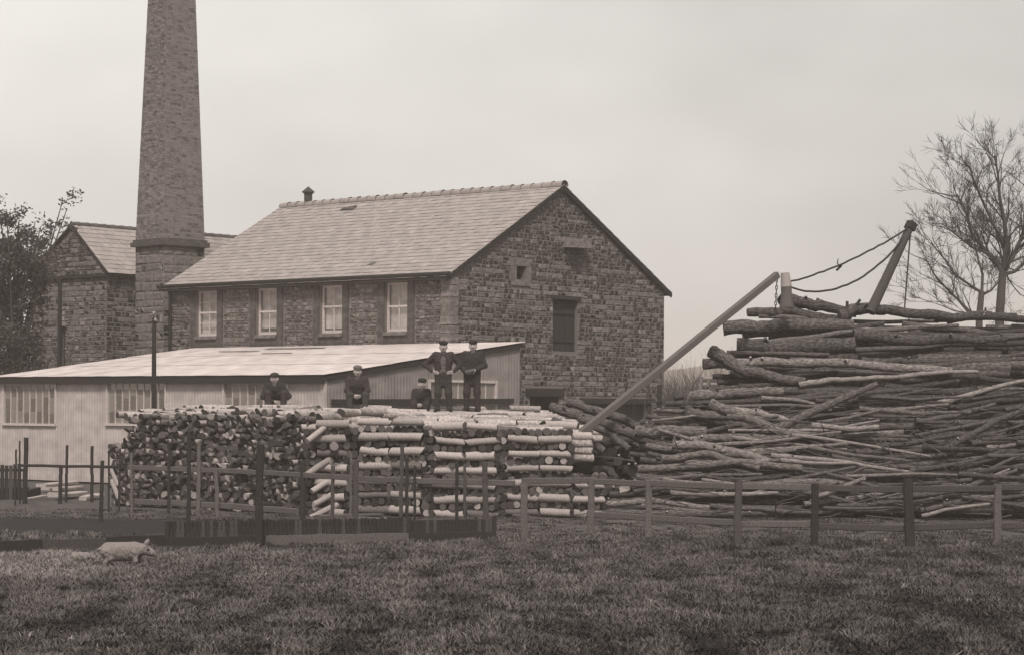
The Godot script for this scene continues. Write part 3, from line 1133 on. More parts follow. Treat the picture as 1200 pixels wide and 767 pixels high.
func barn():
	var k0 := at(123, 500, 82.0)
	k0.y = 0.0
	var B := Basis(D2, UP, -D1)
	var t := thing("gabled_outbuilding", "small dark stone outbuilding with a steep gable and slate roof, left of the chimney", "outbuilding", k0, B)
	var w := 4.35
	var ln := 9.6
	var eave := 7.2
	var ridge := 8.85
	var mid := 2.45     # from the far (left) side
	var W := Transform3D(Basis(Vector3(0, 0, 1), UP, Vector3(-1, 0, 0)), Vector3(0, 0, -w))   # gable
	var S := Transform3D.IDENTITY                                                      # long side, faces right
	var PW := [Vector2(0, eave - 0.02), Vector2(mid, ridge - 0.05), Vector2(w, eave - 0.02)]
	var slit := [Rect2(1.68, 2.6, 0.34, 2.55)]
	var st := new_st(M.mortar)
	wall_core(st, W, PW, slit, 0.45)
	put(t, "wall", done(st))
	var st2 := new_st(M.mortar)
	box(st2, Vector3(0.452, 0, -0.45), Vector3(ln, eave - 0.05, 0))
	box(st2, Vector3(0.452, 0, -w), Vector3(ln, eave - 0.05, -w + 0.45))
	hexa(st2, [Vector3(ln - 0.45, 0, -0.452), Vector3(ln, 0, -0.452), Vector3(ln, 0, -w + 0.452), Vector3(ln - 0.45, 0, -w + 0.452), Vector3(ln - 0.45, eave, -0.452), Vector3(ln, eave, -0.452), Vector3(ln, eave, -w + 0.452), Vector3(ln - 0.45, eave, -w + 0.452)])
	put(t, "wall", done(st2))
	var upper: Array = []
	for m in M.stone.slice(0, 2):
		upper.append(m)
	var dark := [M.stone[0], M.stone[0], M.stone[0], M.stone[1], M.stone[1]]
	var mid_tones := [M.stone[0], M.stone[1], M.stone[1], M.stone[2], M.stone[3]]
	var pcs := stones(W, [Vector2(0, eave - 0.3), Vector2(w, eave - 0.3)], slit, 3.4, Vector2(0.13, 0.22), Vector2(0.16, 0.42), mid_tones, 0.8)
	pcs += stones(W.translated_local(Vector3(0, 0, 0.02)), PW, [Rect2(0, 0, w, eave - 0.22)], eave - 0.2, Vector2(0.12, 0.2), Vector2(0.16, 0.4), dark, 0.8)
	pcs += stones(S, [Vector2(0, eave - 0.15), Vector2(3.4, eave - 0.15)], [], 3.8, Vector2(0.13, 0.22), Vector2(0.16, 0.42), dark, 0.7)
	lay(t, "stone", pcs, 120, "rubble_stones")
	var bd := new_st(M.dark_timber)
	box(bd, Vector3(0, eave - 0.30, 0), Vector3(w + 0.1, eave - 0.22, 0.12), W)
	put(t, "string_course", done(bd))
	var pi := new_st(M.iron)
	caps(pi, tube(pi, [W * Vector3(1.84, 2.0, 0.14), W * Vector3(1.84, eave - 0.3, 0.14)], [0.07, 0.07], 8))
	put(t, "drainpipe", done(pi))
	pane_box(t, "slit_opening", W, slit[0], 0.2, M.dark_timber, 1, 1, M.dark_room)
	var ov := 0.25
	var zr := -w + mid
	var pr := (ridge - eave) / (w - mid)
	var pl := (ridge - eave) / mid
	var el := Vector3(-0.12, eave - ov * pr + 0.03, ov)
	var er := Vector3(ln + 0.1, eave - ov * pr + 0.03, ov)
	var rl := Vector3(-0.12, ridge + 0.03, zr)
	var rr := Vector3(ln + 0.1, ridge + 0.03, zr)
	var bl := Vector3(-0.12, eave - ov * pl + 0.03, -w - ov)
	var bb := Vector3(ln + 0.1, eave - ov * pl + 0.03, -w - ov)
	var deck := new_st(M.dark_timber)
	var dn := Vector3(0, -0.07, 0)
	hexa(deck, [el + dn, er + dn, rr + dn, rl + dn, el, er, rr, rl])
	hexa(deck, [bb + dn, bl + dn, rl + dn, rr + dn, bb, bl, rl, rr])
	put(t, "roof_deck", done(deck))
	lay(t, "slate", slates(Transform3D.IDENTITY, el, er, rl, rr, 11, 26, M.slate, M.slate_dark), 200, "roof_slates")
	put(t, "rear_slates", joined(slates(Transform3D.IDENTITY, bb, bl, rr, rl, 11, 26, M.slate, M.slate_dark, 0.01))).set_meta("kind", "stuff")
	var rg := new_st(M.slate_dark)
	for i in 24:
		var x := lerpf(-0.12, ln + 0.1, i / 24.0)
		caps(rg, tube(rg, [Vector3(x, ridge + 0.02, zr), Vector3(x + 0.39, ridge + 0.03, zr)], [0.10, 0.115], 8))
	put(t, "ridge_tiles", done(rg))


func chimney():
	var c := at(197.5, 500, 78.5)
	c.y = 0.0
	var a := deg_to_rad(46.8)
	var X := Vector3(sin(a), 0, -cos(a))    # the right-hand face runs along this
	var B := Basis(X, UP, X.cross(UP))
	var t := thing("mill_chimney", "tall square tapering brick chimney on a stone base", "chimney", c, B)
	var band := 7.72
	var top := 18.6
	var w0 := 0.85
	var slope := (1.70 - 1.17) / 2.0 / 8.4
	# stone base
	var core := new_st(M.mortar)
	box(core, Vector3(-0.84, 0, -0.84), Vector3(0.84, band, 0.84))
	put(t, "base", done(core))
	var pcs: Array = []
	var cb := [M.stone[0], M.stone[1], M.stone[2], M.stone[3], M.stone[4]]
	for k in 4:
		var R := Basis(UP, PI / 2 * k)
		var W := Transform3D(R, R * Vector3(-0.86, 0, 0.84))
		pcs += stones(W, [Vector2(0, band - 0.02), Vector2(1.72, band - 0.02)], [], 3.2, Vector2(0.2, 0.36), Vector2(0.25, 0.7), cb, 1.0 if k < 1 or k == 3 else 0.2)
	lay(t, "stone", pcs, 90, "base_stones")
	var bc := new_st(M.dressed)
	box(bc, Vector3(-0.98, band, -0.98), Vector3(0.98, band + 0.16, 0.98))
	box(bc, Vector3(-0.92, band + 0.162, -0.92), Vector3(0.92, band + 0.25, 0.92))
	put(t, "stone_band", done(bc))
	# brick shaft
	var sh := new_st(M.brick_mortar)
	var y0 := band + 0.252
	var wt := w0 - slope * (top - y0)
	hexa(sh, [Vector3(-w0, y0, w0), Vector3(w0, y0, w0), Vector3(w0, y0, -w0), Vector3(-w0, y0, -w0), Vector3(-wt, top, wt), Vector3(wt, top, wt), Vector3(wt, top, -wt), Vector3(-wt, top, -wt)])
	put(t, "shaft", done(sh))
	var one: Array = []
	for k in 4:
		var bs := new_st()
		box(bs, Vector3(0, 0, 0), Vector3(1, 1, 1), Transform3D.IDENTITY, 0.02)
		one.append(done(bs))
	var bricks: Array = []
	var y := y0 + 0.01
	var row := 0
	while y < top - 0.1:
		var hw := w0 - slope * (y - y0)
		for k in 4:
			var R := Basis(UP, PI / 2 * k)
			var u := -hw - (0.06 if row % 2 else 0.0)
			var l := 0.235 if row % 4 else 0.118
			while u < hw:
				var a0 := maxf(u, -hw)
				var a1 := minf(u + l, hw)
				if a1 - a0 > 0.03:
					var lean := Basis(Vector3(1, 0, 0), -atan(slope))
					var xf := Transform3D(R, R * Vector3(a0 + 0.006, y, hw - 0.002)) * Transform3D(lean * Basis.from_scale(Vector3(a1 - a0 - 0.012, 0.068, rng.randf_range(0.005, 0.011))), Vector3.ZERO)
					var tone := clampi(int(rng.randfn(1.5, 0.85) + 0.6 * patch_noise.get_noise_2d(a0 * 1.2 + k * 9.0, y)), 0, 3)
					bricks.append([one[rng.randi() % 4], [M.brick[tone]], xf, 1.0])
				u += l
		y += 0.08
		row += 1
	put(t, "brickwork", joined(bricks)).set_meta("kind", "stuff")
	var cp := new_st(M.dressed)
	box(cp, Vector3(-wt - 0.12, top - 0.4, -wt - 0.12), Vector3(wt + 0.12, top, wt + 0.12))
	box(cp, Vector3(-wt - 0.2, top + 0.002, -wt - 0.2), Vector3(wt + 0.2, top + 0.25, wt + 0.2))
	put(t, "cap", done(cp))


# ------------------------------------------------------------------ sawn lengths in two cribbed stacks

func log_meshes():
	for k in 7:
		var st := new_st()
		var bend := rng.randf_range(-0.12, 0.12)
		var pts: Array = []
		var rad: Array = []
		for i in 5:
			var s := i / 4.0 - 0.5
			pts.append(Vector3(s, bend * (0.25 - s * s), rng.randf_range(-0.03, 0.03)))
			rad.append(0.5 * rng.randf_range(0.93, 1.06))
		var rings := tube(st, pts, rad, 10, 0.045)
		var am := done(st)
		var en := new_st()
		caps(en, rings)
		done(en, am)
		short_logs.append(am)


func log_piece(p: Vector3, dir: Vector3, l: float, d: float, bark: Material, end: Material, rank: float) -> Array:
	var x := dir.normalized()
	var up := UP.rotated(x, rng.randf() * TAU)
	var z := x.cross(up).normalized()
	var y := z.cross(x)
	return [short_logs[rng.randi() % short_logs.size()], [bark, end], Transform3D(Basis(x * l, y * d, z * d), p), rank]


func pick(a: Array):
	return a[rng.randi() % a.size()]


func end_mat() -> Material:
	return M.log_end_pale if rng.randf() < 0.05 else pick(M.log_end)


func stacked_logs():
	log_meshes()
	var all: Array = []      # [piece, label]
	# right-hand stack: bays of lengths lying along the front, every other layer laid end-on
	var dir := Vector3(1.0, 0, -0.03).normalized()
	var bays := [[-4.02, 1, 6], [-3.15, 2, 6], [-1.58, 2, 6], [-0.09, 2, 6], [1.27, 1, 3]]
	var sag := [0.0, 0.05, -0.035, 0.02, -0.01]
	var z0 := -46.5
	var tier := 0.30
	var said := ["first bay, left end", "second bay", "third bay", "fourth bay", "low last bay"]
	for b in bays.size():
		var bay: Array = bays[b]
		for k in bay[2] + (1 if b < 3 else 0):
			var y: float = 0.09 + k * tier + sag[b]
			for q in bay[1]:
				var l := rng.randf_range(0.60, 0.68)
				var d := rng.randf_range(0.13, 0.185)
				var x: float = bay[0] + 0.32 + q * 0.655 + rng.randf_range(-0.04, 0.04)
				var m: Material = M.peeled_dark if rng.randf() < 0.08 else pick(M.peeled)
				var p := Vector3(x, y, z0 + rng.randf_range(-0.02, 0.07))
				all.append([log_piece(p, dir.rotated(UP, rng.randf_range(-0.07, 0.07)) + UP * rng.randfn(0.0, 0.045), l, d, m, end_mat(), 9.0 + y), "pale length along the right-hand stack's front, %s, %s layer up" % [said[b], ["bottom", "second", "third", "fourth", "fifth", "sixth", "seventh"][k]]])
				if k % 2 == 0:
					all.append([log_piece(p + Vector3(0, 0.0, -0.5), dir, l, d, pick(M.peeled), end_mat(), 0.2), ""])
			# the end-on layer above it
			if k < bay[2]:
				var xx: float = bay[0] - 0.02
				while xx < bay[0] + bay[1] * 0.66 - 0.02:
					var d2 := rng.randf_range(0.12, 0.165)
					var pp := Vector3(xx + d2 / 2, y + tier * 0.5 + rng.randf_range(-0.015, 0.02), z0 - 0.30 + rng.randf_range(-0.06, 0.05))
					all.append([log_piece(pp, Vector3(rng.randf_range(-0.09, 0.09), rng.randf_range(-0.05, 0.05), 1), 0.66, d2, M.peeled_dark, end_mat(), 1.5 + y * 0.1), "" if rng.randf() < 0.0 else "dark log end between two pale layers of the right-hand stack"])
					xx += d2 + 0.005
		# the dark upright gap left of the bay: end-on lengths piled one on another
		var yy := 0.08
		while yy < 0.3 * bay[2] + 0.05:
			var d3 := rng.randf_range(0.13, 0.17)
			for q in 2:
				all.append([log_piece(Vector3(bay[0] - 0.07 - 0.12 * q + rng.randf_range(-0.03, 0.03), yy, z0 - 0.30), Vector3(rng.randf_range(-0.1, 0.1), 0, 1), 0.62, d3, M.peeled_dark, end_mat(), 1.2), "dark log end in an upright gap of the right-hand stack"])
			yy += d3
	# its stepped top, rising to the back where the men are
	var steps := [[-46.9, 1.86, -4.3, 1.25], [-48.2, 1.93, -4.9, 1.2], [-49.6, 2.0, -5.4, 1.1], [-51.0, 2.06, -5.9, 0.9], [-52.4, 2.12, -6.4, 0.6], [-53.7, 2.18, -6.6, 0.2]]
	for s in steps.size():
		var S: Array = steps[s]
		for row in 5:
			var x: float = S[2] + rng.randf_range(-0.3, 0.0)
			while x < S[3]:
				var l := rng.randf_range(0.62, 0.82)
				var d := rng.randf_range(0.13, 0.19)
				var drop := 0.14 * smoothstep(0.0, 1.2, x)
				var hh: float = S[1] - drop + rng.randf_range(-0.03, 0.035) + (0.09 if rng.randf() < 0.14 else 0.0)
				var p := Vector3(x + l / 2, hh - 0.07, S[0] - row * 0.235 + rng.randf_range(-0.04, 0.04))
				var dd := dir.rotated(UP, rng.randf_range(-0.10, 0.14) * (2.5 if rng.randf() < 0.12 else 1.0)) + UP * rng.randf_range(-0.035, 0.035)
				var m: Material = M.peeled_dark if rng.randf() < 0.07 else pick(M.peeled)
				all.append([log_piece(p, dd, l, d, m, end_mat(), 8.0 - row * 1.8), "pale length on top of the right-hand stack, %s row from the front" % ["first", "second", "third", "fourth", "fifth", "last"][s]])
				if row == 0:
					for q in 3:
						all.append([log_piece(p - Vector3(0, 0.15 + 0.15 * q, -0.02), dd, l, d, pick(M.peeled), end_mat(), 0.5), ""])
				x += l + rng.randf_range(0.0, 0.05)
	# left-hand stack: its ends face the camera's left
	var face := Vector3(-0.76, 0, -0.65).normalized()
	var ax := Vector3(0.65, 0, -0.76).normalized()
	var c0 := Vector3(-4.22, 0, -46.75)
	var flen := 6.35
	for row in 16:
		var u := 0.0 if row % 2 else 0.07
		var y := 0.09 + row * 0.126
		while u < flen:
			var d := rng.randf_range(0.105, 0.165)
			var endcut := 0.0
			if u > flen - 0.9:      # the far end is stepped and ragged
				endcut = (u - flen + 0.9) * 1.1
			var topy := 2.08 + 0.10 * sin(u * 0.9) + rng.randf_range(-0.12, 0.10) - endcut * (0.2 if row < 11 else 0.9)
			if y < topy:
				var p := c0 + face * u + Vector3(0, y + rng.randf_range(-0.03, 0.03), 0) + ax * (0.36 + rng.randf_range(-0.08, 0.07))
				var dd := (ax + face * rng.randf_range(-0.08, 0.08) + UP * rng.randf_range(-0.06, 0.06))
				var pale := rng.randf()
				all.append([log_piece(p, dd, rng.randf_range(0.64, 0.8), d, pick(M.peeled) if pale < 0.3 else M.peeled_dark, end_mat(), 3.0 + y + (2.5 if row > 11 else 0.0) + rng.randf() * 2.0 + u * 0.1), "%s log end %s, %s" % ["pale-barked" if pale < 0.3 else "dark", "near the foot of the left-hand stack" if row < 5 else ("half way up the left-hand stack" if row < 11 else "in the ragged top of the left-hand stack"), ["by its right corner", "right of its middle", "left of its middle", "by its left end"][clampi(int(u / flen * 4.0), 0, 3)]]])
			u += d + 0.005
	for row in 6:       # lengths lying behind along its top
		var u := -0.1
		while u < flen + 0.1:
			var d := rng.randf_range(0.14, 0.19)
			var p := c0 + face * u + ax * (0.62 + 0.62 * row + rng.randf_range(-0.1, 0.1)) + Vector3(0, 2.02 + 0.016 * row + 0.08 * sin(u * 0.9 + row) + rng.randf_range(-0.05, 0.06), 0)
			if p.z > -56.0 and row < 5:
				all.append([log_piece(p, ax + face * rng.randf_range(-0.22, 0.22), rng.randf_range(0.7, 0.95), d, pick(M.peeled), end_mat(), 6.5 - row * 1.3), "pale length lying on the top of the left-hand stack"])
				if row > 0:
					all.append([log_piece(p - Vector3(0, 0.16, 0), ax, 0.8, 0.17, pick(M.peeled), end_mat(), 0.1), ""])
			u += d + 0.03
	# sticks leaning against the corner, one above another
	for q in [[362, 515, 384, 497], [362, 554, 384, 539], [367, 574, 386, 562], [369, 590, 388, 579], [366, 605, 392, 592]]:
		var a := at(q[0], q[1], 46.2)
		var b := at(q[2], q[3], 46.5)
		all.append([log_piece((a + b) / 2, b - a, (b - a).length() + 0.1, 0.13, pick(M.peeled), M.log_end_pale, 20.0), "pale stick slanting up at the corner where the two stacks meet"])
	# odd lengths with cut faces lying about
	var odd := [[at(352, 484, 49.2), Vector3(0.9, 0.14, 0.5), 0.95, 0.25, M.peeled_dark, "thick dark split length lying crooked on top of the stack"], [at(430, 500, 47.2), Vector3(1, 0.22, 0.1), 0.85, 0.19, M.peeled[3], "pale length tilted up to the right above the second bay"], [at(660, 541, 46.9), Vector3(1, 0.2, 0), 0.9, 0.13, M.peeled[2], "tilted pale length above the low end bay"], [at(391, 522, 46.4), Vector3(0.1, 0, 1), 0.6, 0.17, M.peeled[1], "single end-on length with a pale face in the first bay"], [at(133, 557, 50.0), Vector3(0.42, -0.9, 0.1), 0.42, 0.09, M.peeled[3], "pale length slanting by the left end of the left-hand stack, the upper one"], [at(134, 572, 49.6), Vector3(0.4, -0.9, 0.1), 0.42, 0.10, M.peeled[3], "pale length slanting by the left end of the left-hand stack, the lower one"]]
	for q in odd:
		all.append([log_piece(q[0], q[1], q[2], q[3], q[4], M.log_end_pale if q[5].contains("face") else end_mat(), 20.0), q[5]])
	all.sort_custom(func(p, q): return p[0][3] > q[0][3])
	var rest: Array = []
	var made := 0
	for e in all:
		var p: Array = e[0]
		if made < 296 and e[1] != "":
			var o := put(self, "sawn_log", p[0], p[2], p[1])
			var grp := "short sawn lengths in the right-hand stack"
			if e[1].contains("left-hand"):
				grp = "short sawn lengths in the left-hand stack"
			tag(o, e[1], "log", grp)
			made += 1
		else:
			rest.append(p)
	var r := put(self, "sawn_logs", joined(rest))
	r.set_meta("kind", "stuff")
	tag(r, "the remaining short logs packed inside both stacks", "logs")


# ------------------------------------------------------------------ felled trunks

func heap_depth(py: float) -> float:
	return 46.9 + 2.6 * clampf((604.0 - py) / 104.0, 0.0, 1.0) + 4.4 * clampf((500.0 - py) / 140.0, 0.0, 1.3)


# a felled trunk through print points [x, y] (the lens only measures where it lies); radii in print pixels
func trunk(pts2: Array, r0: float, r1: float, bark: Material, label: String, lift := 0.0, pale_end := false, group := "felled trunks in the high heap") -> MeshInstance3D:
	r0 *= 0.88
	r1 *= 0.88
	var P: Array = []
	for i in pts2.size() - 1:
		var n := 4 if pts2.size() == 2 else 3
		for k in n:
			P.append(Vector2(pts2[i][0], pts2[i][1]).lerp(Vector2(pts2[i + 1][0], pts2[i + 1][1]), float(k) / n))
	P.append(Vector2(pts2[pts2.size() - 1][0], pts2[pts2.size() - 1][1]))
	var my := 0.0
	for p in P:
		my += p.y
	my /= P.size()
	var pts: Array = []
	var rad: Array = []
	var s := heap_depth(my) - lift
	for i in P.size():
		var d := lerpf(s, heap_depth(P[i].y) - lift, 0.5)
		pts.append(at(P[i].x, P[i].y, d))
		rad.append(lerpf(r0, r1, float(i) / (P.size() - 1)) * d / F)
	return trunk_at(pts, rad, bark, label, pale_end, group)


func trunk_at(pts: Array, rad: Array, bark: Material, label: String, pale_end: bool, group: String) -> MeshInstance3D:
	var o: Vector3 = pts[pts.size() / 2]
	var loc: Array = []
	for i in pts.size():
		var p: Vector3 = pts[i] - o
		if i > 0 and i < pts.size() - 1:
			p += Vector3(rng.randf_range(-1, 1), rng.randf_range(-1, 1), rng.randf_range(-1, 1)) * rad[i] * 0.28
		loc.append(p)
	# finer along the length, with swellings
	var fine: Array = []
	var fr: Array = []
	for i in loc.size() - 1:
		for k in 3:
			var t := k / 3.0
			var p0: Vector3 = loc[maxi(i - 1, 0)]
			var p3: Vector3 = loc[mini(i + 2, loc.size() - 1)]
			fine.append(loc[i].cubic_interpolate(loc[i + 1], p0, p3, t))
			fr.append(lerpf(rad[i], rad[i + 1], t) * rng.randf_range(0.90, 1.10))
	fine.append(loc[loc.size() - 1])
	fr.append(rad[rad.size() - 1])
	var st := new_st(bark)
	var rings := tube(st, fine, fr, 10, 0.10, Vector2(1.0, 0.45))
	# stubs of lopped branches
	var stubs: Array = []
	for k in rng.randi_range(0, 4):
		var i := rng.randi_range(1, fine.size() - 2)
		var d := Vector3(rng.randf_range(-0.5, 0.5), rng.randf_range(0.1, 1.0), rng.randf_range(0.0, 1.0)).normalized()
		var l: float = fr[i] * rng.randf_range(1.25, 2.0)
		var sr := tube(st, [fine[i], fine[i] + d * l], [fr[i] * 0.34, fr[i] * 0.26], 6, 0.1)
		stubs.append(sr)
	var am := done(st)
	if stubs.size() > 0:
		var cut := new_st(M.log_end_pale if rng.randf() < 0.6 else M.log_end[2])
		for sr in stubs:
			caps(cut, sr, true)
		done(cut, am)
	var en := new_st(M.log_end_pale if pale_end else pick(M.log_end))
	caps(en, rings)
	done(en, am)
	var m := put(self, "felled_trunk", am, Transform3D(Basis.IDENTITY, o))
	tag(m, label, "trunk", group)
	return m


func heap_left(py: float) -> float:
	# left outline of the heap in the print
	var L := [Vector2(352, 915), Vector2(376, 872), Vector2(400, 866), Vector2(424, 846), Vector2(446, 826), Vector2(462, 806), Vector2(478, 770), Vector2(500, 744), Vector2(520, 742), Vector2(548, 742), Vector2(562, 722), Vector2(604, 712)]
	for i in L.size() - 1:
		if py <= L[i + 1].x:
			return lerpf(L[i].y, L[i + 1].y, clampf((py - L[i].x) / (L[i + 1].x - L[i].x), 0.0, 1.0))
	return 712.0


func trunk_heap():
	var b: Array = M.bark
	# trunks one can tell apart in the print
	trunk([[918, 354], [934, 353], [962, 359], [1004, 367]], 9.5, 6.0, b[1], "curved thick-butted trunk at the heap's very top left, below the stump post", 0.5)
	trunk([[984, 371], [1004, 362], [1046, 364], [1120, 373]], 8.5, 6.0, b[1], "trunk lying along the crest of the heap at the foot of the slanting pole", 0.6)
	trunk([[1110, 374], [1150, 369], [1192, 369]], 7.0, 3.0, b[1], "thin crooked trunk on the crest below the bare trees", 0.4)
	trunk([[848, 384], [920, 382], [1000, 381]], 10.0, 8.5, b[2], "thick straight trunk under the crest, its end jutting out at the left", 0.55)
	trunk([[876, 366], [925, 364], [990, 377]], 6.0, 7.0, b[1], "dark trunk just under the stump post", 0.2)
	trunk([[864, 405], [930, 407], [1002, 404]], 11.0, 10.0, b[1], "very thick dark trunk, the second below the crest at the left edge", 0.5)
	trunk([[1000, 392], [1080, 398], [1180, 396]], 9.0, 6.0, b[1], "long trunk in the shadowed upper right of the heap", 0.45)
	trunk([[824, 426], [900, 424], [1000, 427], [1116, 435]], 7.0, 6.0, b[4], "longest straight trunk, running pale-backed across the upper heap", 0.75)
	trunk([[833, 411], [862, 430], [900, 441], [944, 447]], 9.5, 6.0, b[2], "curved trunk with a flared end cocked up to the left", 0.9, false)
	trunk([[936, 451], [975, 444], [1012, 444], [1062, 440], [1108, 436], [1146, 435]], 4.0, 2.6, M.bark_pale, "pale thin wavy trunk running up to the right across the upper heap", 0.95)
	trunk([[806, 464], [860, 461], [918, 459]], 7.0, 6.5, b[3], "trunk jutting out to the left half way up the heap", 0.6, true)
	trunk([[832, 472], [868, 486], [912, 503], [972, 516]], 7.0, 5.0, b[3], "trunk slanting down to the right from the heap's left edge", 0.8)
	trunk([[858, 481], [890, 484], [924, 494]], 6.0, 5.0, M.bark_pale, "short pale trunk in the left middle of the heap", 0.85)
	trunk([[906, 503], [966, 476], [1028, 450]], 6.5, 4.0, b[2], "trunk slanting up to the right across the middle of the heap", 1.05)
	trunk([[952, 498], [990, 502], [1030, 500]], 4.0, 3.6, M.bark_pale, "short birch-pale trunk in the middle of the heap", 1.1)
	trunk([[1108, 526], [1150, 502], [1206, 476]], 5.0, 3.5, b[1], "thin dark trunk slanting up at the right-hand edge", 1.0)
	trunk([[802, 480], [838, 490], [880, 500]], 8.0, 6.0, b[2], "trunk end poking out at the heap's left edge above the low butts", 0.7, true)
	trunk([[788, 520], [840, 524], [905, 541]], 6.5, 5.0, b[4], "trunk with a pale butt in the lower left of the heap", 0.9, true)
	trunk([[798, 518], [850, 512], [925, 514]], 6.0, 5.5, b[3], "trunk lying level just above the pale-butted one", 0.7)
	trunk([[748, 549], [800, 546], [870, 540], [940, 548]], 5.5, 4.5, b[3], "trunk with a pale end low at the left, above the fence rail", 0.9, true)
	trunk([[776, 537], [830, 531], [890, 548]], 5.0, 4.5, b[3], "trunk with a pale cut end in the lower left corner of the heap", 0.95, true)
	trunk([[708, 590], [760, 587], [850, 596]], 4.5, 4.0, b[4], "pale-backed trunk seen below the fence rail at the heap's left", 0.6)
	trunk([[712, 600], [800, 602], [900, 600]], 5.0, 4.5, b[2], "lowest trunk on the ground behind the fence", 0.5)
	trunk([[958, 581], [985, 572], [1014, 560]], 3.5, 2.8, b[4], "short slanting trunk behind the fence rail, near the fifth post", 1.1)
	trunk([[1080, 604], [1110, 597], [1160, 590]], 2.8, 2.0, M.bark_pale, "thin pale pole low behind the fence at the right", 1.2)
	trunk([[860, 572], [930, 565], [1010, 566]], 6.0, 5.0, b[3], "trunk along the foot of the heap behind the upper fence rail", 0.7)
	# the crossing trunks at the gap, pointing at the mill doors
	var gap := "trunks lying askew between the stack and the heap"
	for q in [[[645, 476], [684, 488], [716, 500], [745, 511], 6.5, 6.0, "upper left trunk pointing at the mill door, left of the leaning beam"], [[664, 471], [700, 480], [748, 498], [790, 507], 6.0, 5.5, "topmost trunk pointing at the wide mill doors"], [[712, 497], [736, 506], [760, 516], [790, 524], 6.5, 6.0, "trunk right of the leaning beam's foot"], [[648, 492], [668, 503], [690, 516], [708, 528], 5.5, 5.0, "dark trunk in the gap, lower left"], [[676, 486], [690, 494], [716, 510], [738, 526], 5.0, 5.0, "dark trunk in the gap, under the leaning beam"]]:
		trunk([q[0], q[1], q[2], q[3]], q[4], q[5], b[2], q[6], 0.35, false, gap)
	trunk([[744, 504], [780, 506], [828, 506]], 8.0, 7.5, b[3], "thick level trunk just right of the askew ones", 0.6, true, gap)
	# the shadowed floor of the gap: butts and lengths thrown in end-on
	for k in 34:
		var gx := rng.randf_range(690, 768)
		var gy := rng.randf_range(512, 596)
		var p0 := at(gx, gy, heap_depth(gy) + rng.randf_range(0.2, 0.9))
		var run := Vector3(rng.randf_range(-0.5, 0.7), rng.randf_range(-0.15, 0.25), -1).normalized() * rng.randf_range(1.2, 2.4)
		var rr := rng.randf_range(0.08, 0.15)
		trunk_at([p0, p0 + run * 0.5, p0 + run], [rr, rr * 0.95, rr * 0.85], b[rng.randi() % 2], "dark butt end in the shadowed gap between stack and heap, %s" % ("near the ground" if gy > 566.0 else ("half way up" if gy > 536.0 else "near the top")), false, gap)
	# the body of the heap: many trunks lying lengthwise
	var row := 0
	var py := 372.0
	var made := 0
	while py < 606.0:
		var x := heap_left(py) + rng.randf_range(-6, 16)
		while x < 1330.0:
			var l := rng.randf_range(110, 290)
			var r := rng.randf_range(3.0, 5.6)
			if py > 560.0:
				r *= 0.95
			if py > 480.0 and x > 900.0:
				r *= 0.9
			var tilt := rng.randfn(0.0, 0.07)
			if py > 490.0 and py < 560.0:
				tilt += 0.05 if x < 1000.0 else -0.03
			if rng.randf() < 0.08:
				tilt += rng.randf_range(-0.3, 0.3)
			var y0 := py + rng.randf_range(-4, 4)
			var y1 := y0 + tilt * l
			if y1 < 376.0 and x + l > 1000.0:
				y1 = 376.0
			if maxf(y0, y1) < 604.0:
				var mid_y := (y0 + y1) / 2 + rng.randf_range(-5, 5)
				var tone := clampi(int(rng.randfn(2.0, 1.1) - (1.5 if x > 1000.0 and py < 530.0 else 0.0)), 0, 4)  # upper right trunks get darker bark: the shade there is painted in
				var m: Material = M.bark_pale if rng.randf() < 0.05 else b[tone]
				var lie := "rising to the right" if y1 < y0 - 9.0 else ("falling to the right" if y1 > y0 + 9.0 else "lying level")
				var girth := "thick" if r > 4.8 else ("thin" if r < 3.7 else ("long" if l > 210.0 else "stout"))
				var where := "upper" if py < 440.0 else ("middle" if py < 520.0 else "lower")
				var look := "pale" if m == M.bark_pale or tone == 4 else ("dark" if tone < 2 else "grey")
				var lat := "left part" if x + l / 2 < 940.0 else ("centre" if x + l / 2 < 1090.0 else "right part")
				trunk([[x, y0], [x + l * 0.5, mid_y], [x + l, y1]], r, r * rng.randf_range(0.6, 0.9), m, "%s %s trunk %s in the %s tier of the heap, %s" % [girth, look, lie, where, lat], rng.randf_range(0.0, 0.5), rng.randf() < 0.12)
				made += 1
			x += l * rng.randf_range(0.7, 1.05)
		py += rng.randf_range(6.8, 9.4)
		row += 1
	# thin poles thrown over the front of it, crossing one another
	for k in 105:
		var qy := rng.randf_range(462, 600)
		var qx := rng.randf_range(heap_left(qy) + 4.0, 1200.0)
		var l := rng.randf_range(60, 170)
		var sl := rng.randfn(0.05 if qx < 980.0 else -0.06, 0.13)
		var r := rng.randf_range(2.2, 4.2)
		var dy := clampf(sl * l, -45.0, minf(45.0, 602.0 - qy))
		var tone := rng.randi_range(1, 4) if qx < 1010.0 else rng.randi_range(0, 2)  # poles on the right take darker bark, standing in for shadow
		var pale := rng.randf() < (0.16 if qx < 1010.0 else 0.08)
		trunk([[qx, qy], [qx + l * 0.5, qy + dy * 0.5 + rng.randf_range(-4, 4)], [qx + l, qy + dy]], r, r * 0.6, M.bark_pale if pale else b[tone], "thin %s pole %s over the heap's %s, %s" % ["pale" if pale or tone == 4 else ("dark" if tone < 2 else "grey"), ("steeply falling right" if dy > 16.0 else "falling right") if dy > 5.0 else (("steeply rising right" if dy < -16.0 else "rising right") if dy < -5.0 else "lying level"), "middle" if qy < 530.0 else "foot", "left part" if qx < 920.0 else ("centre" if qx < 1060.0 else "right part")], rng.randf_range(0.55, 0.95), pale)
	# the core that carries them, seen only through the chinks
	var core: Array = []
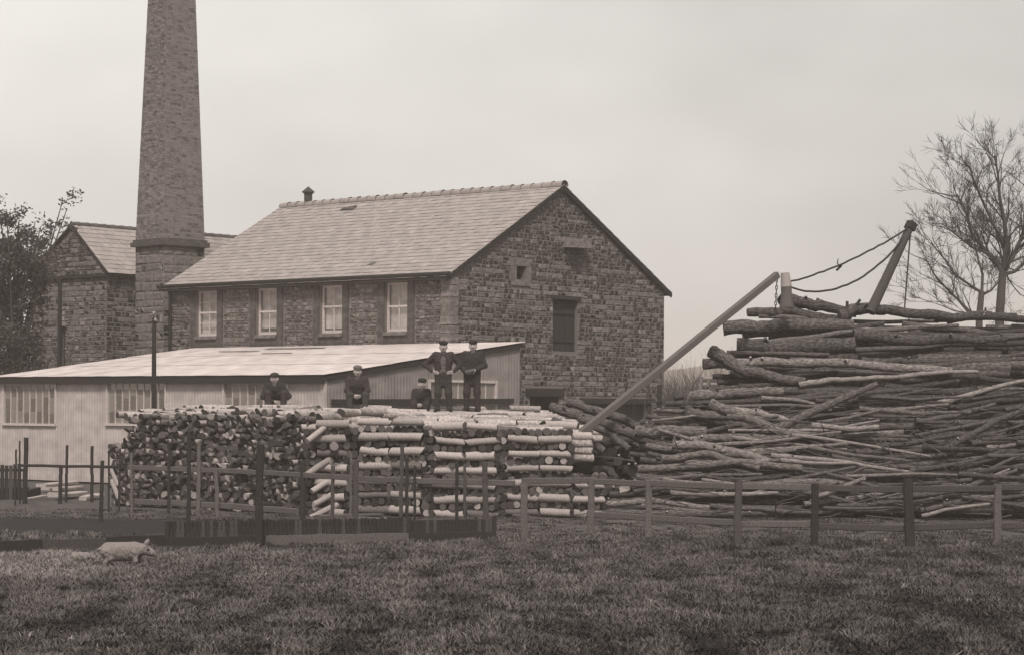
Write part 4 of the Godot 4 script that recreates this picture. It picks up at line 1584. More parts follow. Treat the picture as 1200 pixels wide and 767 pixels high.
	for k in 150:
		var qy := rng.randf_range(388, 600)
		var qx := rng.randf_range(heap_left(qy) + 8.0, 1290.0)
		var d := heap_depth(qy) + rng.randf_range(0.35, 0.8)
		var a := at(qx, qy, d)
		var l := rng.randf_range(2.2, 4.5)
		var st := new_st(pick(b.slice(0, 3)))
		caps(st, tube(st, [Vector3.ZERO, Vector3(l, rng.randf_range(-0.1, 0.1), rng.randf_range(-0.3, 0.3))], [0.2, 0.17], 9, 0.08, Vector2(1, 0.45)))
		core.append([done(st), [st_mat(st, b)], Transform3D(Basis.IDENTITY, a), 0.0])
	for k in 90:       # and the back of the heap
		var x := rng.randf_range(5.5, 15.0)
		var t := rng.randf()
		var y := 0.25 + 3.9 * t
		var st := new_st(b[1])
		caps(st, tube(st, [Vector3.ZERO, Vector3(rng.randf_range(2.5, 5.0), rng.randf_range(-0.2, 0.2), rng.randf_range(-0.4, 0.4))], [0.24, 0.18], 9, 0.08, Vector2(1, 0.45)))
		core.append([done(st), [b[1]], Transform3D(Basis.IDENTITY, Vector3(x, y, -54.6 - 3.2 * (1.0 - t))), 0.0])
	var o := put(self, "trunk_core", joined(core))
	o.set_meta("kind", "stuff")
	tag(o, "trunks buried in the depth of the high heap", "trunks")
	# loose twigs and bark lying over the front
	var tw := new_st(M.twig)
	for k in 240:
		var qy := rng.randf_range(470, 604)
		var p := at(rng.randf_range(heap_left(qy), 1260.0), qy, heap_depth(qy) - rng.randf_range(0.5, 1.0))
		var d := Vector3(rng.randf_range(-1, 1), rng.randfn(0.0, 0.12), rng.randf_range(-0.3, 0.3)).normalized() * rng.randf_range(0.3, 1.1)
		tube(tw, [p, p + d * 0.5 + UP * rng.randf_range(-0.05, 0.05), p + d], [0.016, 0.012, 0.006], 4)
	var t := put(self, "brushwood", done(tw))
	t.set_meta("kind", "stuff")
	tag(t, "loose brushwood and twigs over the foot of the heap", "brushwood")
	# a short pile of boards on the left shoulder of the heap
	for k in 4:
		var st := new_st(M.pale_timber if k % 2 else M.grey_timber)
		var p := at(820, 453 - k * 3.6, 52.3)
		var e := at(900, 453 - k * 3.4, 52.6)
		beam(st, Vector3.ZERO, e - p, 0.30, 0.06, 0.1)
		tag(put(self, "board", done(st), Transform3D(Basis.IDENTITY, p)), "grey board in the small pile on the heap's left shoulder, %s" % ["lowest", "second from below", "second from above", "topmost"][k], "board", "boards on the heap's left shoulder")
	for k in 2:
		var st := new_st(M.bark_pale)
		var p := at(821 + k * 9, 456, 51.9)
		caps(st, tube(st, [Vector3.ZERO, Vector3(0.02, 0.30 - 0.08 * k, 0.0)], [0.05, 0.045], 8, 0.1))
		tag(put(self, "stub", done(st), Transform3D(Basis.IDENTITY, p)), "pale upright stub at the end of the small board pile, %s" % ["the outer one", "the inner one"][k], "stub")


func st_mat(_st: SurfaceTool, b: Array) -> Material:
	return b[rng.randi() % 3]


# ------------------------------------------------------------------ lifting gear on the heap

func lifting_gear():
	# squared beam leaning from the gap up to the crest
	var a := at(676, 511, 48.0)
	var e := at(911, 322, 51.6)
	var st := new_st(M.grey_timber)
	beam(st, Vector3.ZERO, e - a, 0.145, 0.15, 0.1, Vector3.UP, 0.006)
	tag(put(self, "leaning_beam", done(st), Transform3D(Basis.IDENTITY, a)), "long squared timber beam leaning up to the right onto the heap", "beam")
	# stump post
	var p := thing("stump_post", "short upright post with a whitened top on the crest of the heap", "post", at(922, 360, 52.0))
	var s1 := new_st(M.grey_timber)
	caps(s1, tube(s1, [Vector3.ZERO, Vector3(0, 0.3, 0), Vector3(-0.01, 0.47, 0)], [0.17, 0.13, 0.125], 10, 0.06))
	put(p, "post", done(s1))
	var s2 := new_st(M.rag)
	caps(s2, tube(s2, [Vector3(-0.01, 0.472, 0), Vector3(-0.04, 0.79, 0)], [0.125, 0.10], 10, 0.06))
	put(p, "whitened_top", done(s2))
	var s3 := new_st(M.iron)
	for k in 9:
		link(s3, Vector3(-0.24 - 0.004 * k, 0.62 - 0.09 * k, 0.12), k)
	put(p, "chain", done(s3))
	# slanting pole
	var b0 := at(1020, 366, 53.0)
	var b1 := at(1068, 264, 53.6)
	var q := thing("slanting_pole", "stout round pole slanting up to the right from the crest of the heap", "pole", b0)
	var s4 := new_st(M.mid_timber)
	var d := b1 - b0
	caps(s4, tube(s4, [Vector3.ZERO, d * 0.33, d * 0.66, d * 0.97], [0.125, 0.115, 0.105, 0.095], 12, 0.03))
	put(q, "shaft", done(s4))
	var s5 := new_st(M.dark_timber)
	beam(s5, d * 0.955, d * 1.03, 0.23, 0.22, 0.15)
	put(q, "head_block", done(s5))
	# two slack ropes and a hanging line
	rope("rope", at(923, 331, 52.0), at(1065, 267, 53.5), 0.14, 0.022, "upper rope sagging from the stump post to the head of the slanting pole")
	rope("rope", at(919, 334, 52.0), at(1066, 271, 53.5), 0.62, 0.024, "lower, slacker rope between the stump post and the slanting pole")
	rope("hanging_line", at(1067, 275, 53.6), at(1060, 366, 53.4), 0.0, 0.018, "thin line hanging from the head of the slanting pole")
	var kn := new_st(M.rope)
	var ks := at(984, 314, 52.7)
	beam(kn, Vector3(-0.07, -0.06, 0), Vector3(0.05, 0.06, 0), 0.05, 0.05)
	tube(kn, [Vector3(0, 0.02, 0), Vector3(-0.05, 0.12, 0), Vector3(-0.03, 0.22, 0)], [0.015, 0.015, 0.01], 5)
	tag(put(self, "rope_knot", done(kn), Transform3D(Basis.IDENTITY, ks)), "knot with a loose tail half way along the slack ropes", "knot")


func link(st: SurfaceTool, c: Vector3, k: int):
	var pts: Array = []
	var rad: Array = []
	for i in 9:
		var a := TAU * i / 8.0
		var p := Vector3(cos(a) * 0.022, sin(a) * 0.055, 0)
		if k % 2:
			p = Vector3(0, p.y, p.x)
		pts.append(c + p)
		rad.append(0.011)
	tube(st, pts, rad, 5)


func rope(called: String, a: Vector3, b: Vector3, sag: float, r: float, label: String):
	var pts: Array = []
	var rad: Array = []
	for i in 25:
		var t := i / 24.0
		pts.append((b - a) * t - UP * sag * 4.0 * t * (1.0 - t) + Vector3(rng.randf_range(-1, 1), rng.randf_range(-1, 1), 0) * (0.012 if sag > 0.0 and i > 0 and i < 24 else 0.0))
		rad.append(r)
	var st := new_st(M.rope)
	caps(st, tube(st, pts, rad, 6))
	tag(put(self, called, done(st), Transform3D(Basis.IDENTITY, a)), label, "rope")


# ------------------------------------------------------------------ fences and stakes

func post_mesh(h: float, w: float, lean: Vector2, m: Material) -> ArrayMesh:
	var st := new_st(m)
	var d := Vector3(lean.x, h, lean.y)
	beam(st, Vector3(0, -0.25, 0), d * 0.5 + Vector3(rng.randf_range(-0.01, 0.01), 0, 0), w, w * 0.8, 0.15, Vector3(0, 0, 1), 0.006)
	beam(st, d * 0.5, d, w * 0.96, w * 0.77, 0.18, Vector3(0, 0, 1), 0.006)
	return done(st)


func fences():
	# post and rail fence in front of the heap, bending back on the left along the stacks
	var feet := [[615, 632, 565], [692, 628, 562], [760, 633, 563], [864, 640, 564], [955, 642, 566], [1067, 645, 560], [1169, 641, 568]]
	var f := thing("rail_fence", "weathered post and rail fence running along the front of the trunk heap", "fence", spot(615, 632))
	var org: Vector3 = f.position
	var tops: Array = []
	var tone := [M.grey_timber, M.grey_timber, M.grey_timber, M.mid_timber, M.dark_timber, M.dark_timber, M.grey_timber]
	for i in feet.size():
		var p := spot(feet[i][0], feet[i][1])
		var h: float = EYE - (feet[i][2] - 480.0 - 0.007 * (feet[i][0] - 600.0)) * -p.z / F
		tops.append([p, h])
		put(f, "post", post_mesh(h, rng.randf_range(0.10, 0.125) if i != 5 else 0.15, Vector2(rng.randf_range(-0.06, 0.06), rng.randf_range(-0.05, 0.05)), tone[i]), Transform3D(Basis.IDENTITY, p - org)).set_meta("label", "fence post, number %d counted from the trunk heap's left" % (i + 1))
	var end := spot(1290, 641)
	for i in tops.size():
		var a: Vector3 = tops[i][0]
		var b: Vector3 = tops[i + 1][0] if i + 1 < tops.size() else end
		for h in [0.97, 0.37]:
			if h < 0.5 and i == 0:
				continue
			var st := new_st(M.grey_timber if i < 4 else M.mid_timber)
			var back := Vector3(0, 0, -0.10)
			beam(st, a + back + UP * (h + rng.randf_range(-0.02, 0.02)) - Vector3(0.05, 0, 0) - org, b + back + UP * (h + rng.randf_range(-0.02, 0.02)) + Vector3(0.05, 0, 0) - org + Vector3(0, 0, 0.012 * (i % 2)), 0.05, 0.105, 0.2, Vector3.UP, 0.006)
			put(f, "rail", done(st))
	# the length that bends back along the two stacks
	var g := thing("rail_fence", "older rail fence with thin uneven stakes in front of the stacked logs", "fence", spot(592, 630))
	var go: Vector3 = g.position
	var line := [Vector3(0.05, 0, -38.7), Vector3(-1.98, 0, -40.0), Vector3(-4.05, 0, -43.0), Vector3(-5.6, 0, -45.3), Vector3(-8.0, 0, -47.6), Vector3(-10.4, 0, -48.2)]
	for i in line.size() - 1:
		var st := new_st(M.grey_timber if i < 4 else M.dark_timber)
		beam(st, line[i] + UP * 0.95 - go + Vector3(0, 0, 0.015 * (i % 2)), line[i + 1] + UP * 0.95 - go + Vector3(-0.04, 0, 0.015 * (i % 2)), 0.05, 0.10 if i < 4 else 0.06, 0.2, Vector3.UP, 0.008)
		put(g, "rail", done(st))
		if i > 1 and i < 4:
			var s2 := new_st(M.grey_timber)
			beam(s2, line[i] + UP * 0.24 - go, line[i + 1] + UP * 0.24 - go, 0.06, 0.12, 0.2, Vector3.UP, 0.01)
			put(g, "rail", done(s2))
	# stakes: [print x, foot y, top y, width m, tone]
	var stakes := [[570, 597, 540, 0.10, 1, 0], [545, 596, 543, 0.05, 1, 0], [536, 595, 540, 0.06, 0, 0], [478, 602, 536, 0.06, 0, 0], [487, 600, 545, 0.05, 0, 0], [471, 603, 520, 0.07, 1, 0], [418, 604, 540, 0.10, 1, 0], [412, 604, 531, 0.05, 2, 0], [390, 606, 545, 0.07, 1, 0], [356, 596, 540, 0.10, 0, 0], [257, 588, 550, 0.08, 2, 6], [234, 585, 518, 0.08, 2, 0], [199, 586, 521, 0.06, 0, 0], [156, 590, 530, 0.06, 2, 0], [141, 593, 525, 0.04, 0, 0], [118, 611, 539, 0.07, 0, 0], [127, 600, 528, 0.04, 0, 0], [107, 588, 522, 0.07, 0, 0], [77, 588, 521, 0.06, 0, 0], [70, 590, 545, 0.08, 0, 0], [29, 590, 512, 0.10, 0, 0], [23, 590, 516, 0.04, 0, 0], [17, 592, 526, 0.04, 0, 0]]
	var place := ["behind the first rail-fence post", "thin, left of the stout stake by the third bay", "in front of the third bay", "thin, before the second bay's right half", "close right of the thin stake at the second bay", "tall, at the gap between second and third bay", "broad, at the gap between first and second bay", "pale, close left of the broad stake", "in front of the first bay", "before the corner of the two stacks", "leaning prop under the rail before the left-hand stack", "pale, tall before the left-hand stack", "dark, before the middle of the left-hand stack", "pale, near the left end of the left-hand stack", "thin dark, at the left end of the left-hand stack", "dark, standing forward of the fence on the left", "thin dark, next to the pale slanting lengths", "tall dark, between the shed and the left-hand stack", "tall, before the pale shed wall", "short thick, before the pale shed wall", "tall dark, at the board pen's right edge", "thin dark, rising from the board pen", "thinnest, at the board pen's left half"]
	var tones := [M.dark_timber, M.mid_timber, M.grey_timber]
	for i in stakes.size():
		var s: Array = stakes[i]
		# each stands just in front of the old fence, wherever its foot is hidden
		var p := spot(s[0], s[1])
		if s[0] > 130:
			for k in line.size() - 1:
				var e := at(s[0], 480.0, 1.0) - Vector3(0, EYE, 0)
				var ta: float = line[k].x - line[k].z / e.z * e.x
				var tb: float = line[k + 1].x - line[k + 1].z / e.z * e.x
				if ta * tb <= 0.0:
					p = line[k].lerp(line[k + 1], ta / (ta - tb)) + Vector3(0.0, 0.0, 0.09)
		var h: float = EYE - (s[2] - 480.0 - 0.007 * (s[0] - 600.0)) * -p.z / F
		var o := put(self, "stake", post_mesh(h, s[3], Vector2(rng.randf_range(-0.02, 0.02) - 0.01 * s[5], rng.randf_range(-0.03, 0.03)), tones[s[4]]), Transform3D(Basis.IDENTITY, p))
		tag(o, "wooden stake, " + place[i], "stake", "stakes along the old fence")
	# stout dark posts standing forward
	for q in [[303, 642, 520, 0.12, "stout dark post standing forward of the left-hand stack, beside the low hurdle"], [220, 625, 505, 0.07, "thin dark post standing before the left-hand stack"]]:
		var p := spot(q[0], q[1])
		tag(put(self, "dark_post", post_mesh((q[1] - q[2]) * -p.z / F, q[3], Vector2(0.01, 0), M.dark_timber), Transform3D(Basis.IDENTITY, p)), q[4], "post")
	hurdle()


func hurdle():
	# low dark slatted hurdle on boards, along the edge of the pasture
	var a := spot(196, 642)
	var b := spot(581, 634)
	var t := thing("low_hurdle", "low dark slatted hurdle along the edge of the pasture, below the stacks", "hurdle", a)
	var d := b - a
	var n := 84
	var ln := d.length()
	var u := d.normalized()
	for i in n:
		var p := d * (float(i) + 0.5) / n
		var st := new_st(M.dark_timber if rng.randf() < 0.72 else M.mid_timber)
		var w := ln / n * (0.78 if i < 52 else 0.97)
		var h := 0.42 + rng.randf_range(-0.015, 0.015) - (0.05 if i > 60 else 0.0)
		beam(st, p + UP * 0.16, p + UP * (h + 0.0), w, 0.03, 0.1, Vector3(u.z, 0, -u.x))
		put(t, "slat", done(st))
	for q in [[0.0, 0.27, 0], [0.285, 0.72, 2], [0.725, 1.0, 0]]:
		var st := new_st([M.dark_timber, M.dark_timber, M.grey_timber][q[2]])
		beam(st, d * q[0] + UP * 0.08 + Vector3(0, 0, 0.05), d * q[1] + UP * (0.08) + Vector3(0, 0, 0.05), 0.04, 0.19, 0.1, Vector3.UP, 0.006)
		put(t, "gravel_board", done(st))
	var r := new_st(M.dark_timber)
	beam(r, UP * 0.36 - Vector3(0, 0, 0.06), d + UP * 0.34 - Vector3(0, 0, 0.06), 0.04, 0.07, 0.2, Vector3.UP, 0.004)
	put(t, "rail", done(r))
	for q in [0.0, 0.275, 0.5, 0.723, 0.995]:
		var st := new_st(M.dark_timber)
		beam(st, d * q - Vector3(0, 0.2, -0.02), d * q + UP * 0.43 + Vector3(0, 0, 0.02), 0.07, 0.07, 0.15, Vector3(0, 0, 1))
		put(t, "peg", done(st))
	# dark edging boards that carry on to the left edge of the picture
	var ea := spot(-30, 652)
	var ed := a - ea
	for k in 3:
		var st := new_st(M.dark_timber if k != 1 else M.mid_timber)
		beam(st, ed * (k / 3.0) + UP * 0.10 + Vector3(0, 0, 0.01 * (k % 2)), ed * ((k + 1) / 3.0 - 0.004) + UP * (0.10 + rng.randf_range(-0.02, 0.02)) + Vector3(0, 0, 0.01 * (k % 2)), 0.04, 0.24, 0.1, Vector3.UP, 0.008)
		tag(put(self, "edging_board", done(st), Transform3D(Basis.IDENTITY, ea)), "dark edging board in the grass left of the hurdle, " + ["at the picture's edge", "the middle one", "touching the hurdle"][k], "board", "edging boards left of the hurdle")
	# pale lath lying on it
	var l := new_st(M.grey_timber)
	var la := spot(432, 626)
	var lb := spot(460, 625)
	beam(l, Vector3(0, 0.16, 0), lb - la + Vector3(0, 0.17, 0), 0.05, 0.03)
	tag(put(self, "lath", done(l), Transform3D(Basis.IDENTITY, la + Vector3(0, 0, 1.1))), "pale lath lying against the low hurdle's right half", "lath")


func yard_things():
	# tall dark pole in front of the shed
	var p := at(180, 480, 57.0)
	p.y = 0.0
	var t := thing("tall_pole", "tall thin dark pole with a pale fitting on top, in front of the shed windows", "pole", p)
	var h := EYE + (478.0 - 372.0 - 1.0) * 57.0 / F
	var st := new_st(M.dark_timber)
	caps(st, tube(st, [Vector3(0, -0.2, 0), Vector3(0, h * 0.5, 0), Vector3(-0.01, h, 0)], [0.075, 0.065, 0.05], 10, 0.02))
	put(t, "shaft", done(st))
	var fi := new_st(M.rag)
	ball(fi, Vector3(0.03, h - 0.06, 0.06), Vector3(0.035, 0.045, 0.035))
	ball(fi, Vector3(-0.02, h + 0.11, 0.02), Vector3(0.03, 0.05, 0.03))
	put(t, "insulator", done(fi))
	var pin := new_st(M.iron)
	tube(pin, [Vector3(-0.01, h - 0.02, 0), Vector3(-0.02, h + 0.08, 0.02)], [0.012, 0.012], 6)
	put(t, "pin", done(pin))
	# board pen at the left edge
	var q := spot(-8, 585)
	var pen := thing("board_pen", "small dark pen of upright boards at the left edge, before the shed", "pen", q)
	var e := spot(27, 585) - q
	for i in 7:
		var s := new_st(M.mid_timber if i % 3 == 1 else M.dark_timber)
		var a := e * i / 7.0
		beam(s, a + UP * -0.02, a + UP * (0.86 + rng.randf_range(-0.05, 0.05)), 0.085, 0.03, 0.1, Vector3(0, 0, 1))
		put(pen, "board", done(s))
	for y in [0.25, 0.7]:
		var s := new_st(M.dark_timber)
		beam(s, UP * y - Vector3(0, 0, 0.05), e + UP * y - Vector3(0, 0, 0.05), 0.05, 0.07)
		put(pen, "rail", done(s))
	for i in 3:
		var s := new_st(M.dark_timber)
		beam(s, e * (0.1 + 0.4 * i) + UP * 0.1, e * (0.1 + 0.4 * i) + Vector3(0.1, 0.05, -1.6) + UP * 0.1, 0.10, 0.2)
		put(pen, "side_board", done(s))
	# pale boards and slabs lying before the shed
	var slabs := [[47, 571, 86, 568, 0.30, 0.10], [52, 577, 92, 573, 0.25, 0.08], [62, 586, 96, 582, 0.28, 0.12], [66, 580, 84, 576, 0.2, 0.1], [96, 586, 118, 584, 0.2, 0.1], [26, 577, 62, 576, 0.12, 0.05], [30, 586, 60, 584, 0.1, 0.04], [140, 592, 200, 590, 0.14, 0.10]]
	var where := ["the highest of the heap", "second of the heap from the shed", "the largest in front of the heap", "short, in the middle of the heap", "small, nearest the left-hand stack", "narrow, left of the heap", "narrow, foremost on the left", "long, along the foot of the left-hand stack"]
	for i in slabs.size():
		var s: Array = slabs[i]
		var a := spot(s[0], s[1])
		var b := spot(s[2], s[3])
		var k := new_st(M.pale_timber if i != 7 else M.grey_timber)
		beam(k, Vector3(0, 0.06 + 0.035 * i * (1 if i < 4 else 0), 0), b - a + Vector3(0, 0.08, 0), s[4], s[5], 0.2, Vector3.UP, 0.015)
		tag(put(self, "slab", done(k), Transform3D(Basis.IDENTITY, a)), "pale sawn slab on the ground before the shed, " + where[i], "slab", "sawn slabs before the shed")
	# boards lying flat along the foot of the right-hand stack
	for s in [[372, 607, 470, 604, "long pale board along the foot of the second bay"], [430, 610, 468, 612, "short board on the ground before the second bay"], [600, 606, 690, 606, "pale board along the foot of the fourth bay"], [710, 614, 745, 614, "pale lath on the ground behind the second fence post"]]:
		var a := spot(s[0], s[1])
		var b := spot(s[2], s[3])
		var k := new_st(M.grey_timber)
		beam(k, UP * 0.05, b - a + UP * 0.05, 0.16, 0.05, 0.2, Vector3.UP, 0.006)
		tag(put(self, "ground_board", done(k), Transform3D(Basis.IDENTITY, a)), s[4], "board")
	# white paper-like offcut on the heap's foot
	var w := new_st(M.rag)
	box(w, Vector3(-0.1, -0.07, -0.05), Vector3(0.1, 0.07, 0.05), Transform3D(Basis(Vector3(0, 0, 1), 0.3), Vector3.ZERO), 0.02)
	tag(put(self, "pale_offcut", done(w), Transform3D(Basis.IDENTITY, at(732, 572, 46.2))), "whitish cut block at the heap's foot behind the second fence post", "offcut")
	# post by the far corner of the mill
	var dp := at(773, 480, 70.0)
	dp.y = 0.0
	var ds := new_st(M.dark_timber)
	beam(ds, Vector3.ZERO, UP * 3.0, 0.16, 0.16)
	beam(ds, Vector3(-0.32, 0, 0), Vector3(-0.32, 2.6, 0), 0.12, 0.12)
	beam(ds, Vector3(-0.4, 2.45, 0.09), Vector3(0.1, 2.5, 0.09), 0.1, 0.05)
	tag(put(self, "yard_gatepost", done(ds), Transform3D(Basis.IDENTITY, dp)), "dark doubled gatepost at the mill's far corner", "gatepost")


# ------------------------------------------------------------------ trees

func limb(st: SurfaceTool, pts2: Array, d: float, r0: float, r1: float, org: Vector3, swing := 0.0) -> Array:
	var pts: Array = []
	var rad: Array = []
	for i in pts2.size():
		var t := float(i) / (pts2.size() - 1)
		pts.append(at(pts2[i][0], pts2[i][1], d + swing * t) - org)
		rad.append(lerpf(r0, r1, t))
	tube(st, pts, rad, 7, 0.04, Vector2(1, 0.6))
	return pts


func trees():
	rng.seed = 77
	# two bare trees beyond the right-hand end of the heap
	var d := 66.0
	var base := at(1173, 480, d)
	base.y = 0.0
	var t := thing("bare_tree", "tall bare tree at the right edge behind the heap, with one straight trunk", "tree", base)
	var tk := new_st(M.twig)
	limb(tk, [[1172, 560], [1172, 460], [1172, 370], [1174, 340], [1176, 317]], d, 0.16, 0.11, base)
	put(t, "trunk", done(tk))
	var cr := new_st(M.twig)
	var limbs := [[[[1176, 318], [1166, 304], [1152, 290], [1140, 276], [1133, 250], [1122, 228]], 0.8, 0.09], [[[1176, 318], [1180, 290], [1178, 262], [1172, 232], [1170, 205], [1166, 182]], -0.5, 0.08], [[[1176, 318], [1188, 300], [1198, 278], [1206, 248], [1210, 218], [1212, 192]], 0.5, 0.08], [[[1175, 322], [1190, 318], [1206, 304], [1226, 292], [1246, 268]], 1.2, 0.06], [[[1177, 316], [1184, 330], [1196, 346]], 0.6, 0.03], [[[1180, 292], [1168, 270], [1152, 236], [1142, 212], [1136, 194]], -1.0, 0.055], [[[1160, 298], [1140, 290], [1122, 276], [1104, 262]], -0.6, 0.04]]
	for l in limbs:
		var p := limb(cr, l[0], d, l[2], l[2] * 0.3, base, l[1])
		for k in range(1, p.size()):
			for c in 4:
				var dir: Vector3 = (p[k] - p[k - 1]).normalized()
				dir = (dir + Vector3(rng.randfn(-0.12, 0.6), rng.randfn(0.15, 0.45), rng.randfn(0, 0.7))).normalized()
				branch(cr, p[k].lerp(p[k - 1], rng.randf()), dir, l[2] * lerpf(0.45, 0.22, float(k) / p.size()), rng.randf_range(0.5, 0.95), 3, 4, 0.75)
	put(t, "crown", done(cr)).set_meta("kind", "stuff")
	var d2 := 63.0
	var base2 := at(1148, 480, d2)
	base2.y = 0.0
	var u := thing("bare_tree", "smaller bare tree left of the tall one, its limbs spreading left from low down", "tree", base2)
	var t2 := new_st(M.twig)
	limb(t2, [[1146, 560], [1147, 440], [1148, 372], [1150, 350], [1151, 341]], d2, 0.12, 0.075, base2)
	put(u, "trunk", done(t2))
	var c2 := new_st(M.twig)
	var limbs2 := [[[[1148, 372], [1136, 366], [1124, 352], [1112, 340], [1098, 326], [1086, 304]], 0.4, 0.05], [[[1151, 343], [1140, 336], [1120, 322], [1106, 302], [1092, 285]], -0.5, 0.045], [[[1151, 342], [1152, 322], [1147, 305], [1143, 286], [1138, 262]], 0.6, 0.045], [[[1152, 345], [1162, 340], [1172, 328], [1184, 312]], -0.4, 0.04], [[[1136, 367], [1118, 364], [1104, 358], [1086, 352]], 0.5, 0.022]]
	for l in limbs2:
		var p := limb(c2, l[0], d2, l[2], l[2] * 0.3, base2, l[1])
		for k in range(1, p.size()):
			for c in 2:
				var dir: Vector3 = (p[k] - p[k - 1]).normalized()
				dir = (dir + Vector3(rng.randfn(-0.15, 0.5), rng.randfn(0.3, 0.4), rng.randfn(0, 0.6))).normalized()
				branch(c2, p[k].lerp(p[k - 1], rng.randf()), dir, l[2] * lerpf(0.45, 0.25, float(k) / p.size()), rng.randf_range(0.4, 0.8), 3, 4, 0.75)
	put(u, "crown", done(c2)).set_meta("kind", "stuff")
	# the leafy tree on the left with ivy and scrub round its foot
	leafy(Vector3(at(20, 480, 76.0).x, 0, -76.0), 10.2, 2.2, 16, "thinly leaved tree at the left edge, overhanging the outbuilding's gable", 3300)
	leafy(Vector3(at(-22, 480, 79.0).x, 0, -79.0), 8.6, 2.3, 8, "second leafy tree, half out of the picture at the left edge", 2600)
	for q in [[6, 405, 74.0, 0.9, "dark leafy bush at the foot of the trees on the left, the nearer one"], [30, 412, 77.0, 0.75, "dark leafy bush against the outbuilding's left corner"], [-8, 380, 80.0, 1.4, "tall dark bush behind the left-hand trees"]]:
		var p := at(q[0], q[1], q[2])
		var b := thing("leafy_bush", q[4], "bush", Vector3(p.x, 0, p.z))
		var tw := new_st(M.twig)
		for k in 16:
			branch(tw, Vector3(rng.randf_range(-0.3, 0.3), 0, rng.randf_range(-0.3, 0.3)), Vector3(rng.randf_range(-0.4, 0.4), 1, rng.randf_range(-0.4, 0.4)).normalized(), 0.035, p.y * 0.6, 1, 4, 0.6)
		put(b, "stems", done(tw))
		var spots: Array = []
		for k in 260:
			var a := rng.randf() * TAU
			var hh := pow(rng.randf(), 0.7)
			spots.append([Vector3(cos(a), 0, sin(a)) * q[3] * sqrt(rng.randf()) * (1.15 - 0.6 * hh) + UP * hh * p.y * 1.15, 0.30])
		put(b, "foliage", leaves(spots, 16)).set_meta("kind", "stuff")


func leaves(spots: Array, per: int) -> ArrayMesh:
	var sts := [new_st(M.leaf[0]), new_st(M.leaf[1]), new_st(M.leaf[2])]
	for s in spots:
		for k in per:
			var st: SurfaceTool = sts[rng.randi() % 3]
			var c: Vector3 = s[0] + Vector3(rng.randfn(0, 1), rng.randfn(0, 0.8), rng.randfn(0, 1)) * s[1] * 0.55
			var a := Vector3(rng.randfn(0, 1), rng.randfn(0, 1), rng.randfn(0, 1)).normalized()
			var b := a.cross(Vector3(rng.randfn(0, 1), rng.randfn(0, 1), rng.randfn(0, 1))).normalized()
			var l := rng.randf_range(0.04, 0.08)
			st.set_smooth_group(-1)
			for p in [c - a * l, c + b * l * 0.55, c + a * l, c - a * l, c + a * l, c - b * l * 0.5]:
				st.add_vertex(p)
	var am := ArrayMesh.new()
	for st in sts:
		done(st, am)
	return am


func leafy(base: Vector3, h: float, rad: float, main: int, label: String, n: int):
	var t := thing("leafy_tree", label, "tree", base)
	var tk := new_st(M.twig)
	var lean := Vector3(rng.randf_range(-0.15, 0.15), 0, 0.1)
	tube(tk, [Vector3.ZERO, UP * h * 0.2 + lean, UP * h * 0.4 + lean, UP * h * 0.55 + lean * 2.0], [0.2, 0.16, 0.12, 0.085], 8, 0.05)
	put(t, "trunk", done(tk))
	var cr := new_st(M.twig)
	var spots: Array = []
	for k in main:
		var a := TAU * (k + rng.randf() * 0.6) / main
		var f := rng.randf_range(0.25, 0.55)
		var p := UP * h * f + lean * f * 3.0
		var end := UP * h * rng.randf_range(0.72, 0.98) + Vector3(cos(a), 0, sin(a)) * rad * rng.randf_range(0.35, 1.0)
		var mid := p.lerp(end, 0.45) + UP * 0.3
		tube(cr, [p, mid, end], [0.06, 0.04, 0.015], 5)
		for c in 10:
			var s := rng.randf()
			var q: Vector3 = p.lerp(mid, s * 2.0) if s < 0.5 else mid.lerp(end, s * 2.0 - 1.0)
			var dir := Vector3(rng.randfn(0, 1), rng.randfn(0.3, 0.8), rng.randfn(0, 1)).normalized()
			var l := rng.randf_range(0.4, 0.95)
			tube(cr, [q, q + dir * l * 0.5 + UP * 0.05, q + dir * l], [0.018, 0.012, 0.006], 4)
			for e in n / (main * 10 * 8) + 1:
				spots.append([q + dir * l * rng.randf_range(0.4, 1.15), rng.randf_range(0.18, 0.34)])
	put(t, "crown", done(cr)).set_meta("kind", "stuff")
	put(t, "foliage", leaves(spots, 28)).set_meta("kind", "stuff")


# ------------------------------------------------------------------ living things: smooth fields meshed as surface nets

